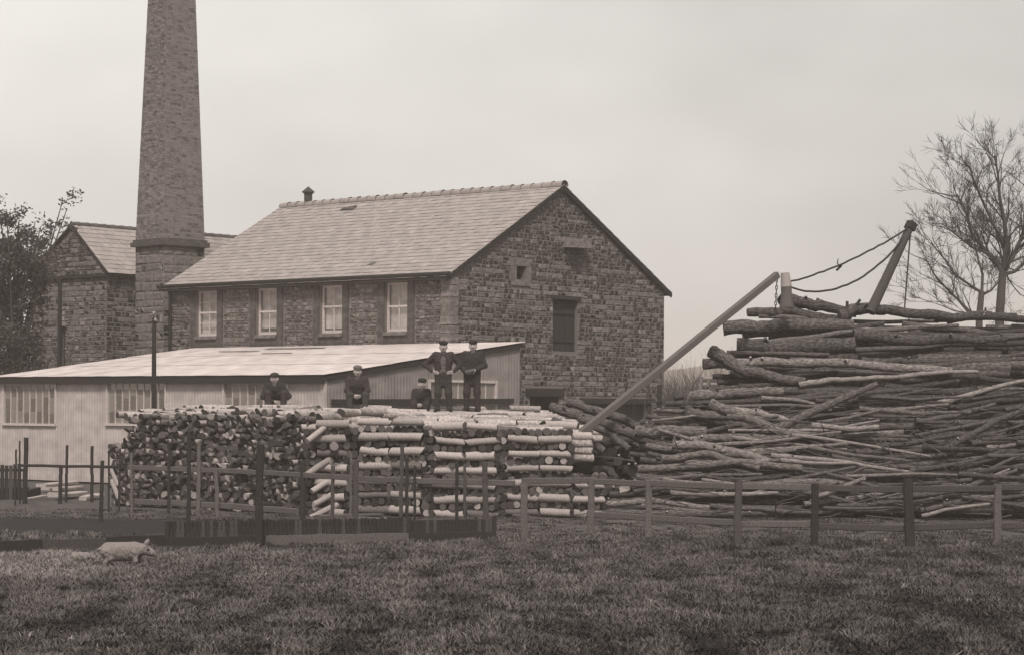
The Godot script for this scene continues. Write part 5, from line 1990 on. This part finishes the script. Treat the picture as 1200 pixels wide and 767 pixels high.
# bones and cuts: [a, b, radius at a, radius at b, colour]
func net(st: SurfaceTool, bones: Array, cell: float, k: float, cuts: Array = []):
	var nb := bones.size()
	var pk := PackedFloat32Array()
	var lo := Vector3(1e9, 1e9, 1e9)
	var hi := -lo
	for b in bones + cuts:
		var a: Vector3 = b[0]
		var d: Vector3 = b[1] - b[0]
		pk.append_array(PackedFloat32Array([a.x, a.y, a.z, d.x, d.y, d.z, 1.0 / maxf(d.length_squared(), 1e-8), b[2], b[3]]))
	for b in bones:
		var m := maxf(b[2], b[3]) + 2.5 * cell + k * 0.3
		for e in [b[0], b[1]]:
			lo = lo.min(e - Vector3(m, m, m))
			hi = hi.max(e + Vector3(m, m, m))
	var nx := int((hi.x - lo.x) / cell) + 2
	var ny := int((hi.y - lo.y) / cell) + 2
	var nz := int((hi.z - lo.z) / cell) + 2
	var val := PackedFloat32Array()
	val.resize(nx * ny * nz)
	val.fill(1.0)
	var B := 4
	var reach := cell * B * 0.87 + 1.5 * cell + k * 0.5
	for bz in range(0, nz, B):
		for by in range(0, ny, B):
			for bx in range(0, nx, B):
				var c := field(pk, nb, lo.x + (bx + 1.5) * cell, lo.y + (by + 1.5) * cell, lo.z + (bz + 1.5) * cell, k)
				var far := absf(c) > reach
				for z in range(bz, mini(bz + B, nz)):
					for y in range(by, mini(by + B, ny)):
						for x in range(bx, mini(bx + B, nx)):
							val[(z * ny + y) * nx + x] = c if far else field(pk, nb, lo.x + x * cell, lo.y + y * cell, lo.z + z * cell, k)
	var pts: Array = []
	var cols: Array = []
	var id := {}
	var step := [1, nx, nx * ny]
	for z in nz - 1:
		for y in ny - 1:
			for x in nx - 1:
				var o := (z * ny + y) * nx + x
				var inside := 0
				var sum := Vector3.ZERO
				var cnt := 0
				for i in 8:
					if val[o + (i & 1) + ((i >> 1) & 1) * nx + ((i >> 2) & 1) * nx * ny] < 0.0:
						inside += 1
				if inside == 0 or inside == 8:
					continue
				for i in 8:
					for ax in 3:
						if (i >> ax) & 1:
							continue
						var j := i | (1 << ax)
						var oa: int = o + (i & 1) + ((i >> 1) & 1) * nx + ((i >> 2) & 1) * nx * ny
						var va := val[oa]
						var vb := val[oa + step[ax]]
						if (va < 0.0) != (vb < 0.0):
							var t := va / (va - vb)
							var p := Vector3(i & 1, (i >> 1) & 1, (i >> 2) & 1)
							p[ax] += t
							sum += p
							cnt += 1
				var q := lo + (Vector3(x, y, z) + sum / cnt) * cell
				id[o] = pts.size()
				pts.append(q)
				cols.append(nearest(bones, q))
	st.set_smooth_group(0)
	for o in id:
		for ax in 3:
			var va := val[o]
			var vb := val[o + step[ax]]
			if (va < 0.0) == (vb < 0.0):
				continue
			var s1: int = step[(ax + 1) % 3]
			var s2: int = step[(ax + 2) % 3]
			if not (id.has(o - s1 - s2) and id.has(o - s1) and id.has(o - s2)):
				continue
			var A: int = id[o - s1 - s2]
			var Bq: int = id[o - s2]
			var C: int = id[o]
			var D: int = id[o - s1]
			# A(-,-)  Bq(0,-)  C(0,0)  D(-,0) in the two other axes run anticlockwise about +ax
			var order := [A, D, C, A, C, Bq] if va < 0.0 else [A, C, D, A, Bq, C]
			for v in order:
				st.set_color(cols[v])
				st.add_vertex(pts[v])


func field(pk: PackedFloat32Array, nb: int, x: float, y: float, z: float, k: float) -> float:
	var d := 9.0
	var n := pk.size() / 9
	for i in n:
		var o := i * 9
		var ax := x - pk[o]
		var ay := y - pk[o + 1]
		var az := z - pk[o + 2]
		var bx := pk[o + 3]
		var by := pk[o + 4]
		var bz := pk[o + 5]
		var t := clampf((ax * bx + ay * by + az * bz) * pk[o + 6], 0.0, 1.0)
		ax -= bx * t
		ay -= by * t
		az -= bz * t
		var e := sqrt(ax * ax + ay * ay + az * az) - pk[o + 7] - (pk[o + 8] - pk[o + 7]) * t
		if i < nb:
			var h := maxf(k - absf(d - e), 0.0)
			d = minf(d, e) - h * h / (4.0 * k)
		else:
			d = maxf(d, -e)
	return d


func nearest(bones: Array, p: Vector3) -> Color:
	var best := 1e9
	var col := Color.WHITE
	for b in bones:
		var d: Vector3 = b[1] - b[0]
		var t := clampf((p - b[0]).dot(d) / maxf(d.length_squared(), 1e-8), 0.0, 1.0)
		var e: float = (p - b[0] - d * t).length() - lerpf(b[2], b[3], t)
		if e < best:
			best = e
			col = b[4]
	return col


func hand(w: Vector3, f: Vector3, n: Vector3, left: bool, curl: float, skin: Color) -> Array:
	f = f.normalized()
	n = (n - f * n.dot(f)).normalized()
	var s := f.cross(n) * (1.0 if left else -1.0)      # towards the thumb
	var out: Array = []
	for q in [-0.026, -0.009, 0.009, 0.026]:
		out.append([w + s * q * 0.6, w + f * 0.085 + s * q, 0.017, 0.014, skin])
	var ln := [0.072, 0.080, 0.074, 0.058]
	for i in 4:
		var q := 0.031 - 0.0205 * i
		var a := w + f * 0.088 + s * q
		var d := f
		for g in 3:
			d = (d + n * curl * (0.5 + 0.3 * g)).normalized()
			var b: Vector3 = a + d * ln[i] * [0.45, 0.32, 0.23][g]
			out.append([a, b, 0.0095 - 0.0008 * g, 0.0088 - 0.0008 * g, skin])
			a = b
	var t0 := w + f * 0.025 + s * 0.024
	var t1 := t0 + (f * 0.6 + s * 0.65 + n * 0.25).normalized() * 0.045
	var t2 := t1 + (f * 0.85 + s * 0.25 + n * 0.45).normalized() * 0.033
	out.append([t0, t1, 0.0145, 0.011, skin])
	out.append([t1, t2, 0.011, 0.009, skin])
	return out


# J holds joints in the person's own frame (facing +z): pelvis, chest, neck, head, and for l / r: s(houlder) e(lbow) w(rist) h(ip) k(nee) a(nkle) t(oe)
func person(label: String, where: Vector3, yaw: float, J: Dictionary, T: Dictionary) -> Node3D:
	var o := thing("person", label, "person", where, Basis(UP, yaw), "men and boys on the log stacks")
	var skin := sepl(0.40)
	var coat := sepl(T.coat)
	var leg := sepl(T.trousers)
	var vest := sepl(T.vest)
	var boot := sepl(0.022)
	var side: Vector3 = (J.ls - J.rs).normalized()
	var bones: Array = []
	bones.append([J.pelvis - side * 0.07, J.pelvis + side * 0.07, 0.118, 0.118, leg])
	for q in [-1.0, 1.0]:
		bones.append([J.pelvis + side * q * 0.055 + UP * 0.04, J.chest + side * q * 0.075, 0.112, 0.122, vest])
	bones.append([J.rs - (J.rs - J.chest) * 0.2, J.ls - (J.ls - J.chest) * 0.2, 0.072, 0.072, vest])
	bones.append([J.neck - UP * 0.06, J.neck + (J.head - J.neck) * 0.5, 0.062, 0.055, sepl(T.scarf)])
	for q in ["l", "r"]:
		bones.append([J[q + "s"], J[q + "e"], 0.060, 0.046, coat])
		bones.append([J[q + "e"], J[q + "w"], 0.046, 0.033, coat])
		bones.append([J[q + "h"], J[q + "k"], 0.100, 0.082, leg])
		bones.append([J[q + "k"], J[q + "a"], 0.080, 0.068, leg])
		bones.append([J[q + "a"], J[q + "t"], 0.05, 0.042, boot])
	var st := new_st(M.cloth)
	net(st, bones, 0.022, 0.05)
	# head
	var H := Basis(J.get("turn", Basis.IDENTITY))
	var c: Vector3 = J.head
	var hb: Array = []
	for b in [[Vector3(0, 0.035, -0.02), Vector3(0, 0.06, -0.012), 0.086, 0.083, skin], [Vector3(-0.036, -0.018, 0.04), Vector3(0.036, -0.018, 0.04), 0.050, 0.050, skin], [Vector3(-0.03, -0.062, 0.03), Vector3(0.03, -0.062, 0.03), 0.043, 0.043, skin], [Vector3(-0.018, -0.082, 0.05), Vector3(0.018, -0.082, 0.05), 0.024, 0.024, skin], [Vector3(0, 0.008, 0.098), Vector3(0, -0.022, 0.11), 0.010, 0.016, skin], [Vector3(-0.045, 0.022, 0.082), Vector3(0.045, 0.022, 0.082), 0.013, 0.013, skin], [Vector3(-0.088, 0.0, -0.005), Vector3(-0.09, -0.035, -0.002), 0.016, 0.012, skin], [Vector3(0.088, 0.0, -0.005), Vector3(0.09, -0.035, -0.002), 0.016, 0.012, skin], [Vector3(-0.02, -0.05, 0.086), Vector3(0.02, -0.05, 0.086), 0.008, 0.008, sepl(0.24)], [Vector3(-0.032, 0.002, 0.086), Vector3(-0.030, 0.002, 0.088), 0.007, 0.007, sepl(0.2)], [Vector3(0.032, 0.002, 0.086), Vector3(0.030, 0.002, 0.088), 0.007, 0.007, sepl(0.2)], [Vector3(0, -0.12, -0.01), Vector3(0, -0.05, 0.0), 0.055, 0.06, skin]]:
		hb.append([c + H * b[0], c + H * b[1], b[2], b[3], b[4]])
	net(st, hb, 0.0075, 0.018)
	for q in ["l", "r"]:
		var w: Vector3 = J[q + "w"]
		var f: Vector3 = J[q + "f"]
		net(st, hand(w + f.normalized() * 0.015, f, J[q + "n"], q == "l", J.get("curl", 0.35), skin), 0.0055, 0.010)
	put(o, "body", done(st))
	# jacket: over the trunk and arms, open in front
	var jb: Array = []
	for q in [-1.0, 1.0]:
		jb.append([J.pelvis + side * q * 0.075 - (J.chest - J.pelvis).normalized() * T.skirt, J.pelvis + side * q * 0.07 + UP * 0.05, 0.118, 0.124, coat])
		jb.append([J.pelvis + side * q * 0.06 + UP * 0.05, J.chest + side * q * 0.085, 0.130, 0.138, coat])
	jb.append([J.rs - (J.rs - J.chest) * 0.12, J.ls - (J.ls - J.chest) * 0.12, 0.088, 0.088, coat])
	for q in ["l", "r"]:
		jb.append([J[q + "s"], J[q + "e"], 0.076, 0.061, coat])
		jb.append([J[q + "e"], J[q + "e"].lerp(J[q + "w"], 0.97), 0.060, 0.046, coat])
	var fwd := side.cross(UP)
	if fwd.z < 0.0:
		fwd = -fwd
	var ct: Array = [[J.neck + UP * 0.05, J.neck + UP * 0.12, 0.075, 0.09, coat]]
	if T.open > 0.0:
		ct.append([J.neck + fwd * 0.15, J.chest.lerp(J.pelvis, 0.35) + fwd * 0.21, 0.075, T.open, coat])
		ct.append([J.chest.lerp(J.pelvis, 0.35) + fwd * 0.21, J.pelvis + fwd * 0.23 - UP * 0.22, T.open, T.open * 1.35, coat])
	else:
		ct.append([J.neck + fwd * 0.12 + UP * 0.03, J.neck + fwd * 0.16 - UP * 0.06, 0.06, 0.035, coat])
	var js := new_st(M.cloth)
	net(js, jb, 0.022, 0.045, ct)
	put(o, "jacket", done(js))
	var HX := Transform3D(H, c)
	var hs := new_st(M.cap_cloth[0])
	ball(hs, Vector3(0, 0.035, -0.05), Vector3(0.091, 0.092, 0.072), HX, -0.2, 14, 6)
	put(o, "hair", done(hs))
	var cs := new_st(M.cap_cloth[T.cap])
	var brow := HX * Transform3D(Basis(Vector3(1, 0, 0), 0.10), Vector3.ZERO)
	ball(cs, Vector3(0, 0.090, -0.016), Vector3(0.108, 0.058, 0.122), brow, -0.28, 16, 8)
	ball(cs, Vector3(0, 0.074, 0.082), Vector3(0.070, 0.011, 0.042), brow, -0.5, 14, 6)
	put(o, "flat_cap", done(cs))
	return o


func people():
	rng.seed = 78
	# standing, hands on hips, jacket open over a waistcoat
	var p4 := at(519, 484, 53.2)
	var a := {pelvis = Vector3(0, 0.92, 0), chest = Vector3(0, 1.24, 0), neck = Vector3(0, 1.42, 0), head = Vector3(0.0, 1.56, 0.015),
		ls = Vector3(0.19, 1.37, 0), rs = Vector3(-0.19, 1.37, 0), le = Vector3(0.40, 1.14, -0.06), re = Vector3(-0.43, 1.14, -0.06), lw = Vector3(0.25, 0.99, 0.09), rw = Vector3(-0.26, 0.99, 0.09),
		lf = Vector3(-0.75, -0.25, 0.3), rf = Vector3(0.75, -0.25, 0.3), ln = Vector3(-0.5, 0.2, -0.8), rn = Vector3(0.5, 0.2, -0.8),
		lh = Vector3(0.10, 0.88, 0), rh = Vector3(-0.10, 0.88, 0), lk = Vector3(0.13, 0.48, 0.03), rk = Vector3(-0.12, 0.48, 0.04), la = Vector3(0.15, 0.08, -0.02), ra = Vector3(-0.14, 0.08, 0.0), lt = Vector3(0.19, 0.045, 0.16), rt = Vector3(-0.18, 0.045, 0.18)}
	person("man standing with hands on hips, jacket open over a waistcoat, flat cap", Vector3(p4.x, p4.y, p4.z), 0.0, a, {coat = 0.04, trousers = 0.045, vest = 0.11, scarf = 0.09, skirt = 0.22, open = 0.105, cap = 0})
	# standing, holding something in front of him
	var p5 := at(553, 483, 53.3)
	var b := {pelvis = Vector3(0, 0.92, 0), chest = Vector3(0.01, 1.24, 0), neck = Vector3(0.01, 1.42, 0.0), head = Vector3(0.015, 1.56, 0.02),
		ls = Vector3(0.20, 1.37, 0), rs = Vector3(-0.18, 1.37, 0), le = Vector3(0.30, 1.10, 0.02), re = Vector3(-0.27, 1.10, 0.03), lw = Vector3(0.11, 1.00, 0.19), rw = Vector3(-0.15, 0.92, 0.18),
		lf = Vector3(-0.9, -0.2, 0.25), rf = Vector3(0.65, 0.1, 0.3), ln = Vector3(0, -0.6, -0.7), rn = Vector3(0.0, 0.7, -0.6), curl = 0.5,
		lh = Vector3(0.10, 0.88, 0), rh = Vector3(-0.10, 0.88, 0), lk = Vector3(0.12, 0.48, 0.03), rk = Vector3(-0.12, 0.47, 0.05), la = Vector3(0.14, 0.08, 0.0), ra = Vector3(-0.13, 0.08, 0.0), lt = Vector3(0.17, 0.045, 0.18), rt = Vector3(-0.17, 0.045, 0.18)}
	var man := person("stout man standing at the right, hands together before him, flat cap", Vector3(p5.x, p5.y, p5.z), -0.05, b, {coat = 0.035, trousers = 0.04, vest = 0.05, scarf = 0.14, skirt = 0.22, open = 0.0, cap = 0})
	var bun := new_st(M.grey_timber)
	beam(bun, Vector3(-0.13, -0.02, 0), Vector3(0.08, 0.03, 0), 0.06, 0.08, 0.3)
	tag(put(self, "held_block", done(bun), Transform3D(Basis.IDENTITY, man.position + Vector3(-0.02, 0.965, 0.25))), "pale wooden block held by the stout standing man", "block")
	# seated with hands clasped between the knees
	var p2 := at(418, 478, 53.6)
	var c := {pelvis = Vector3(0, 0.30, -0.05), chest = Vector3(0, 0.62, 0.04), neck = Vector3(0, 0.80, 0.07), head = Vector3(0.01, 0.93, 0.10), turn = Basis(Vector3(1, 0, 0), 0.1),
		ls = Vector3(0.19, 0.74, 0.05), rs = Vector3(-0.19, 0.74, 0.05), le = Vector3(0.25, 0.48, 0.16), re = Vector3(-0.24, 0.47, 0.16), lw = Vector3(0.08, 0.34, 0.34), rw = Vector3(-0.08, 0.36, 0.34),
		lf = Vector3(-0.8, -0.1, 0.35), rf = Vector3(0.8, -0.15, 0.35), ln = Vector3(-0.2, 0.3, -0.9), rn = Vector3(0.2, 0.3, -0.9), curl = 0.55,
		lh = Vector3(0.10, 0.27, 0.0), rh = Vector3(-0.10, 0.27, 0.0), lk = Vector3(0.19, 0.36, 0.42), rk = Vector3(-0.19, 0.36, 0.40), la = Vector3(0.17, -0.02, 0.52), ra = Vector3(-0.17, -0.02, 0.50), lt = Vector3(0.20, -0.06, 0.68), rt = Vector3(-0.20, -0.06, 0.66)}
	person("man sitting on the logs with clasped hands, paler flat cap", Vector3(p2.x, p2.y - 0.06, p2.z), 0.1, c, {coat = 0.04, trousers = 0.045, vest = 0.05, scarf = 0.10, skirt = 0.02, open = 0.0, cap = 2})
	# boy sitting lower, left of the standing pair
	var p3 := at(494, 479, 53.9)
	var e := {}
	for k in c:
		e[k] = c[k] * 0.80 if c[k] is Vector3 else c[k]
	for k in ["lf", "rf", "ln", "rn"]:
		e[k] = c[k]
	e.head = e.head + Vector3(0.01, 0.03, -0.02)
	e.turn = Basis(UP, 0.15)
	person("boy sitting left of the standing pair, dark jacket and cap, only his upper half showing", Vector3(p3.x, p3.y - 0.18, p3.z), -0.1, e, {coat = 0.035, trousers = 0.04, vest = 0.05, scarf = 0.08, skirt = 0.0, open = 0.0, cap = 0})
	# youth crouching behind the logs in front of the shed window
	var p1 := at(321, 472, 54.0)
	var g := c.duplicate()
	g.pelvis = Vector3(-0.03, 0.22, -0.08)
	g.chest = Vector3(-0.01, 0.45, 0.06)
	g.neck = Vector3(-0.01, 0.60, 0.11)
	g.head = Vector3(-0.01, 0.71, 0.17)
	g.ls = Vector3(0.18, 0.54, 0.09)
	g.rs = Vector3(-0.19, 0.54, 0.09)
	g.le = Vector3(0.33, 0.30, 0.20)
	g.re = Vector3(-0.29, 0.28, 0.22)
	g.lw = Vector3(0.20, 0.16, 0.40)
	g.rw = Vector3(-0.06, 0.17, 0.42)
	g.lf = Vector3(0.6, -0.3, 0.5)
	g.turn = Basis(UP, -0.25) * Basis(Vector3(1, 0, 0), 0.1)
	person("youth crouching with folded arms on the logs before the shed window", Vector3(p1.x, p1.y - 0.13, p1.z), 0.2, g, {coat = 0.035, trousers = 0.04, vest = 0.05, scarf = 0.20, skirt = 0.0, open = 0.0, cap = 1})


func animals():
	pig(at(149, 668, 30.9), 0.74, 0.0, "pale young pig with one pricked ear, standing in the grass by the hurdle's left end")
	pig(at(97, 662, 31.6), 0.36, -0.35, "small pale piglet close behind the bigger pig, its head down in the grass")


func pig(p: Vector3, l: float, yaw: float, label: String):
	# nose to the right (+x)
	var s := l / 0.80
	var o := thing("pig", label, "pig", Vector3(p.x, ground_y(p.x, p.z) - 0.02, p.z), Basis(UP, yaw))
	var w := sepl(0.21)
	var dim := sepl(0.14)
	var bones: Array = []
	for b in [[Vector3(-0.28, 0.27, 0), Vector3(0.10, 0.285, 0), 0.125, 0.115, w], [Vector3(0.10, 0.285, 0), Vector3(0.24, 0.29, 0), 0.11, 0.085, w], [Vector3(0.24, 0.285, 0), Vector3(0.34, 0.25, 0), 0.078, 0.055, w], [Vector3(0.34, 0.245, 0), Vector3(0.40, 0.215, 0), 0.046, 0.036, dim], [Vector3(-0.25, 0.22, 0), Vector3(0.05, 0.22, 0), 0.115, 0.10, w],
		[Vector3(0.12, 0.24, 0.07), Vector3(0.13, 0.13, 0.075), 0.055, 0.034, w], [Vector3(0.13, 0.13, 0.075), Vector3(0.12, 0.02, 0.075), 0.03, 0.024, dim], [Vector3(0.14, 0.24, -0.07), Vector3(0.17, 0.13, -0.075), 0.055, 0.034, w], [Vector3(0.17, 0.13, -0.075), Vector3(0.16, 0.02, -0.075), 0.03, 0.024, dim],
		[Vector3(-0.30, 0.25, 0.07), Vector3(-0.25, 0.16, 0.08), 0.085, 0.05, w], [Vector3(-0.25, 0.16, 0.08), Vector3(-0.32, 0.09, 0.08), 0.042, 0.028, w], [Vector3(-0.32, 0.09, 0.08), Vector3(-0.31, 0.02, 0.08), 0.027, 0.023, dim], [Vector3(-0.32, 0.25, -0.07), Vector3(-0.29, 0.16, -0.08), 0.085, 0.05, w], [Vector3(-0.29, 0.16, -0.08), Vector3(-0.36, 0.09, -0.08), 0.042, 0.028, w], [Vector3(-0.36, 0.09, -0.08), Vector3(-0.35, 0.02, -0.08), 0.027, 0.023, dim],
		[Vector3(-0.40, 0.31, 0), Vector3(-0.44, 0.28, 0.02), 0.012, 0.010, w], [Vector3(-0.44, 0.28, 0.02), Vector3(-0.43, 0.24, -0.01), 0.010, 0.006, w]]:
		bones.append([b[0] * s, b[1] * s, b[2] * s, b[3] * s, b[4]])
	for q in [-1.0, 1.0]:     # ears and eyes
		bones.append([Vector3(0.27, 0.34, 0.045 * q) * s, Vector3(0.285, 0.40, 0.055 * q) * s, 0.028 * s, 0.022 * s, w])
		bones.append([Vector3(0.285, 0.40, 0.055 * q) * s, Vector3(0.32, 0.465 - (0.04 if q < 0.0 else 0.0), 0.05 * q) * s, 0.022 * s, 0.006 * s, w])
		bones.append([Vector3(0.315, 0.29, 0.057 * q) * s, Vector3(0.318, 0.29, 0.058 * q) * s, 0.012 * s, 0.012 * s, sepl(0.03)])
	var st := new_st(M.cloth)
	net(st, bones, 0.012, 0.03 * s)
	put(o, "body", done(st))


# ------------------------------------------------------------------ grass

func grass():
	rng.seed = 79
	var tuft: Array = []
	for k in 4:
		var st := new_st(M.blade)
		for i in 20:
			var a := rng.randf() * TAU
			var r := rng.randf() * 0.10
			var p := Vector3(cos(a) * r, 0, sin(a) * r)
			var h := rng.randf_range(0.5, 1.0)
			var b := rng.randf() * TAU
			var lean := Vector3(cos(b), 0, sin(b)) * rng.randf_range(0.03, 0.15) * h
			var w := Vector3(cos(b + 1.6), 0, sin(b + 1.6)) * rng.randf_range(0.004, 0.0075)
			var m := p + lean * 0.35 + UP * h * 0.6
			var t := p + lean + UP * h * (1.0 - 1.8 * lean.length())
			st.set_smooth_group(-1)
			var c := rng.randf_range(0.72, 1.28)
			for v in [p - w, m - w * 0.8, m + w * 0.8, p - w, m + w * 0.8, p + w, m - w * 0.8, t, m + w * 0.8]:
				st.set_color(Color(c, c, c))
				st.add_vertex(v)
		tuft.append(done(st))
	var field_grass := thing("grass", "rough tussocky pasture grass across the foreground", "grass")
	var yard_grass := thing("grass", "thin trampled grass in the yard behind the fence", "grass")
	field_grass.set_meta("kind", "stuff")
	yard_grass.set_meta("kind", "stuff")
	var total := [26000, 26000, 26000, 9000]
	for g in 4:
		var mm := MultiMesh.new()
		mm.transform_format = MultiMesh.TRANSFORM_3D
		mm.use_colors = true
		mm.mesh = tuft[g]
		var spots: Array = []
		while spots.size() < total[g]:
			var d := sqrt(rng.randf_range(17.0 * 17.0, 39.5 * 39.5)) if g < 3 else rng.randf_range(37.5, 49.0)
			var x := rng.randf_range(-0.27, 0.27) * d
			var n := patch_noise.get_noise_2d(x * 1.6, d * 0.4)
			if g < 3 and d > 34.5 + 2.0 * n and x < -3.2 and rng.randf() < 0.93:
				continue
			if g == 3 and ((x < -2.4 and d < 44.5) or rng.randf() > 0.35 + n or absf(x) > 11.0):
				continue
			spots.append([x, -d, n])
		mm.instance_count = spots.size()
		for i in spots.size():
			var s: Array = spots[i]
			var n2 := lump_noise.get_noise_2d(s[0] * 5.0 + 40.0, s[1] * 1.1)
			var h: float = (0.04 + 0.04 * maxf(0.0, s[2] + 0.15) + 0.11 * maxf(0.0, n2 + 0.1) + 0.10 * rng.randf() * rng.randf()) * (0.6 if g == 3 else 1.0)
			var w := rng.randf_range(0.9, 1.5)
			mm.set_instance_transform(i, Transform3D(Basis(UP, rng.randf() * TAU) * Basis.from_scale(Vector3(w, h, w)), Vector3(s[0], ground_y(s[0], s[1]) - 0.012, s[1])))
			var v: float = 0.10 - 0.03 * (1.0 - smoothstep(20.0, 30.0, -s[1])) - 0.026 * smoothstep(-1.0, 5.0, s[0]) + 0.07 * s[2] + 0.075 * n2 + rng.randf_range(-0.03, 0.035)
			# the strip at the left end of the pasture has dry bleached grass
			v += 0.10 * smoothstep(-4.0, -6.5, s[0]) * smoothstep(-27.0, -30.0, s[1]) * smoothstep(-34.5, -33.0, s[1])
			if rng.randf() < 0.012:
				v += 0.16
			mm.set_instance_color(i, sepl(clampf(v, 0.03, 0.4)))
		var o := MultiMeshInstance3D.new()
		o.multimesh = mm
		var root: Node3D = field_grass if g < 3 else yard_grass
		o.name = numbered(root, "tufts")
		root.add_child(o)
		o.set_meta("kind", "stuff")
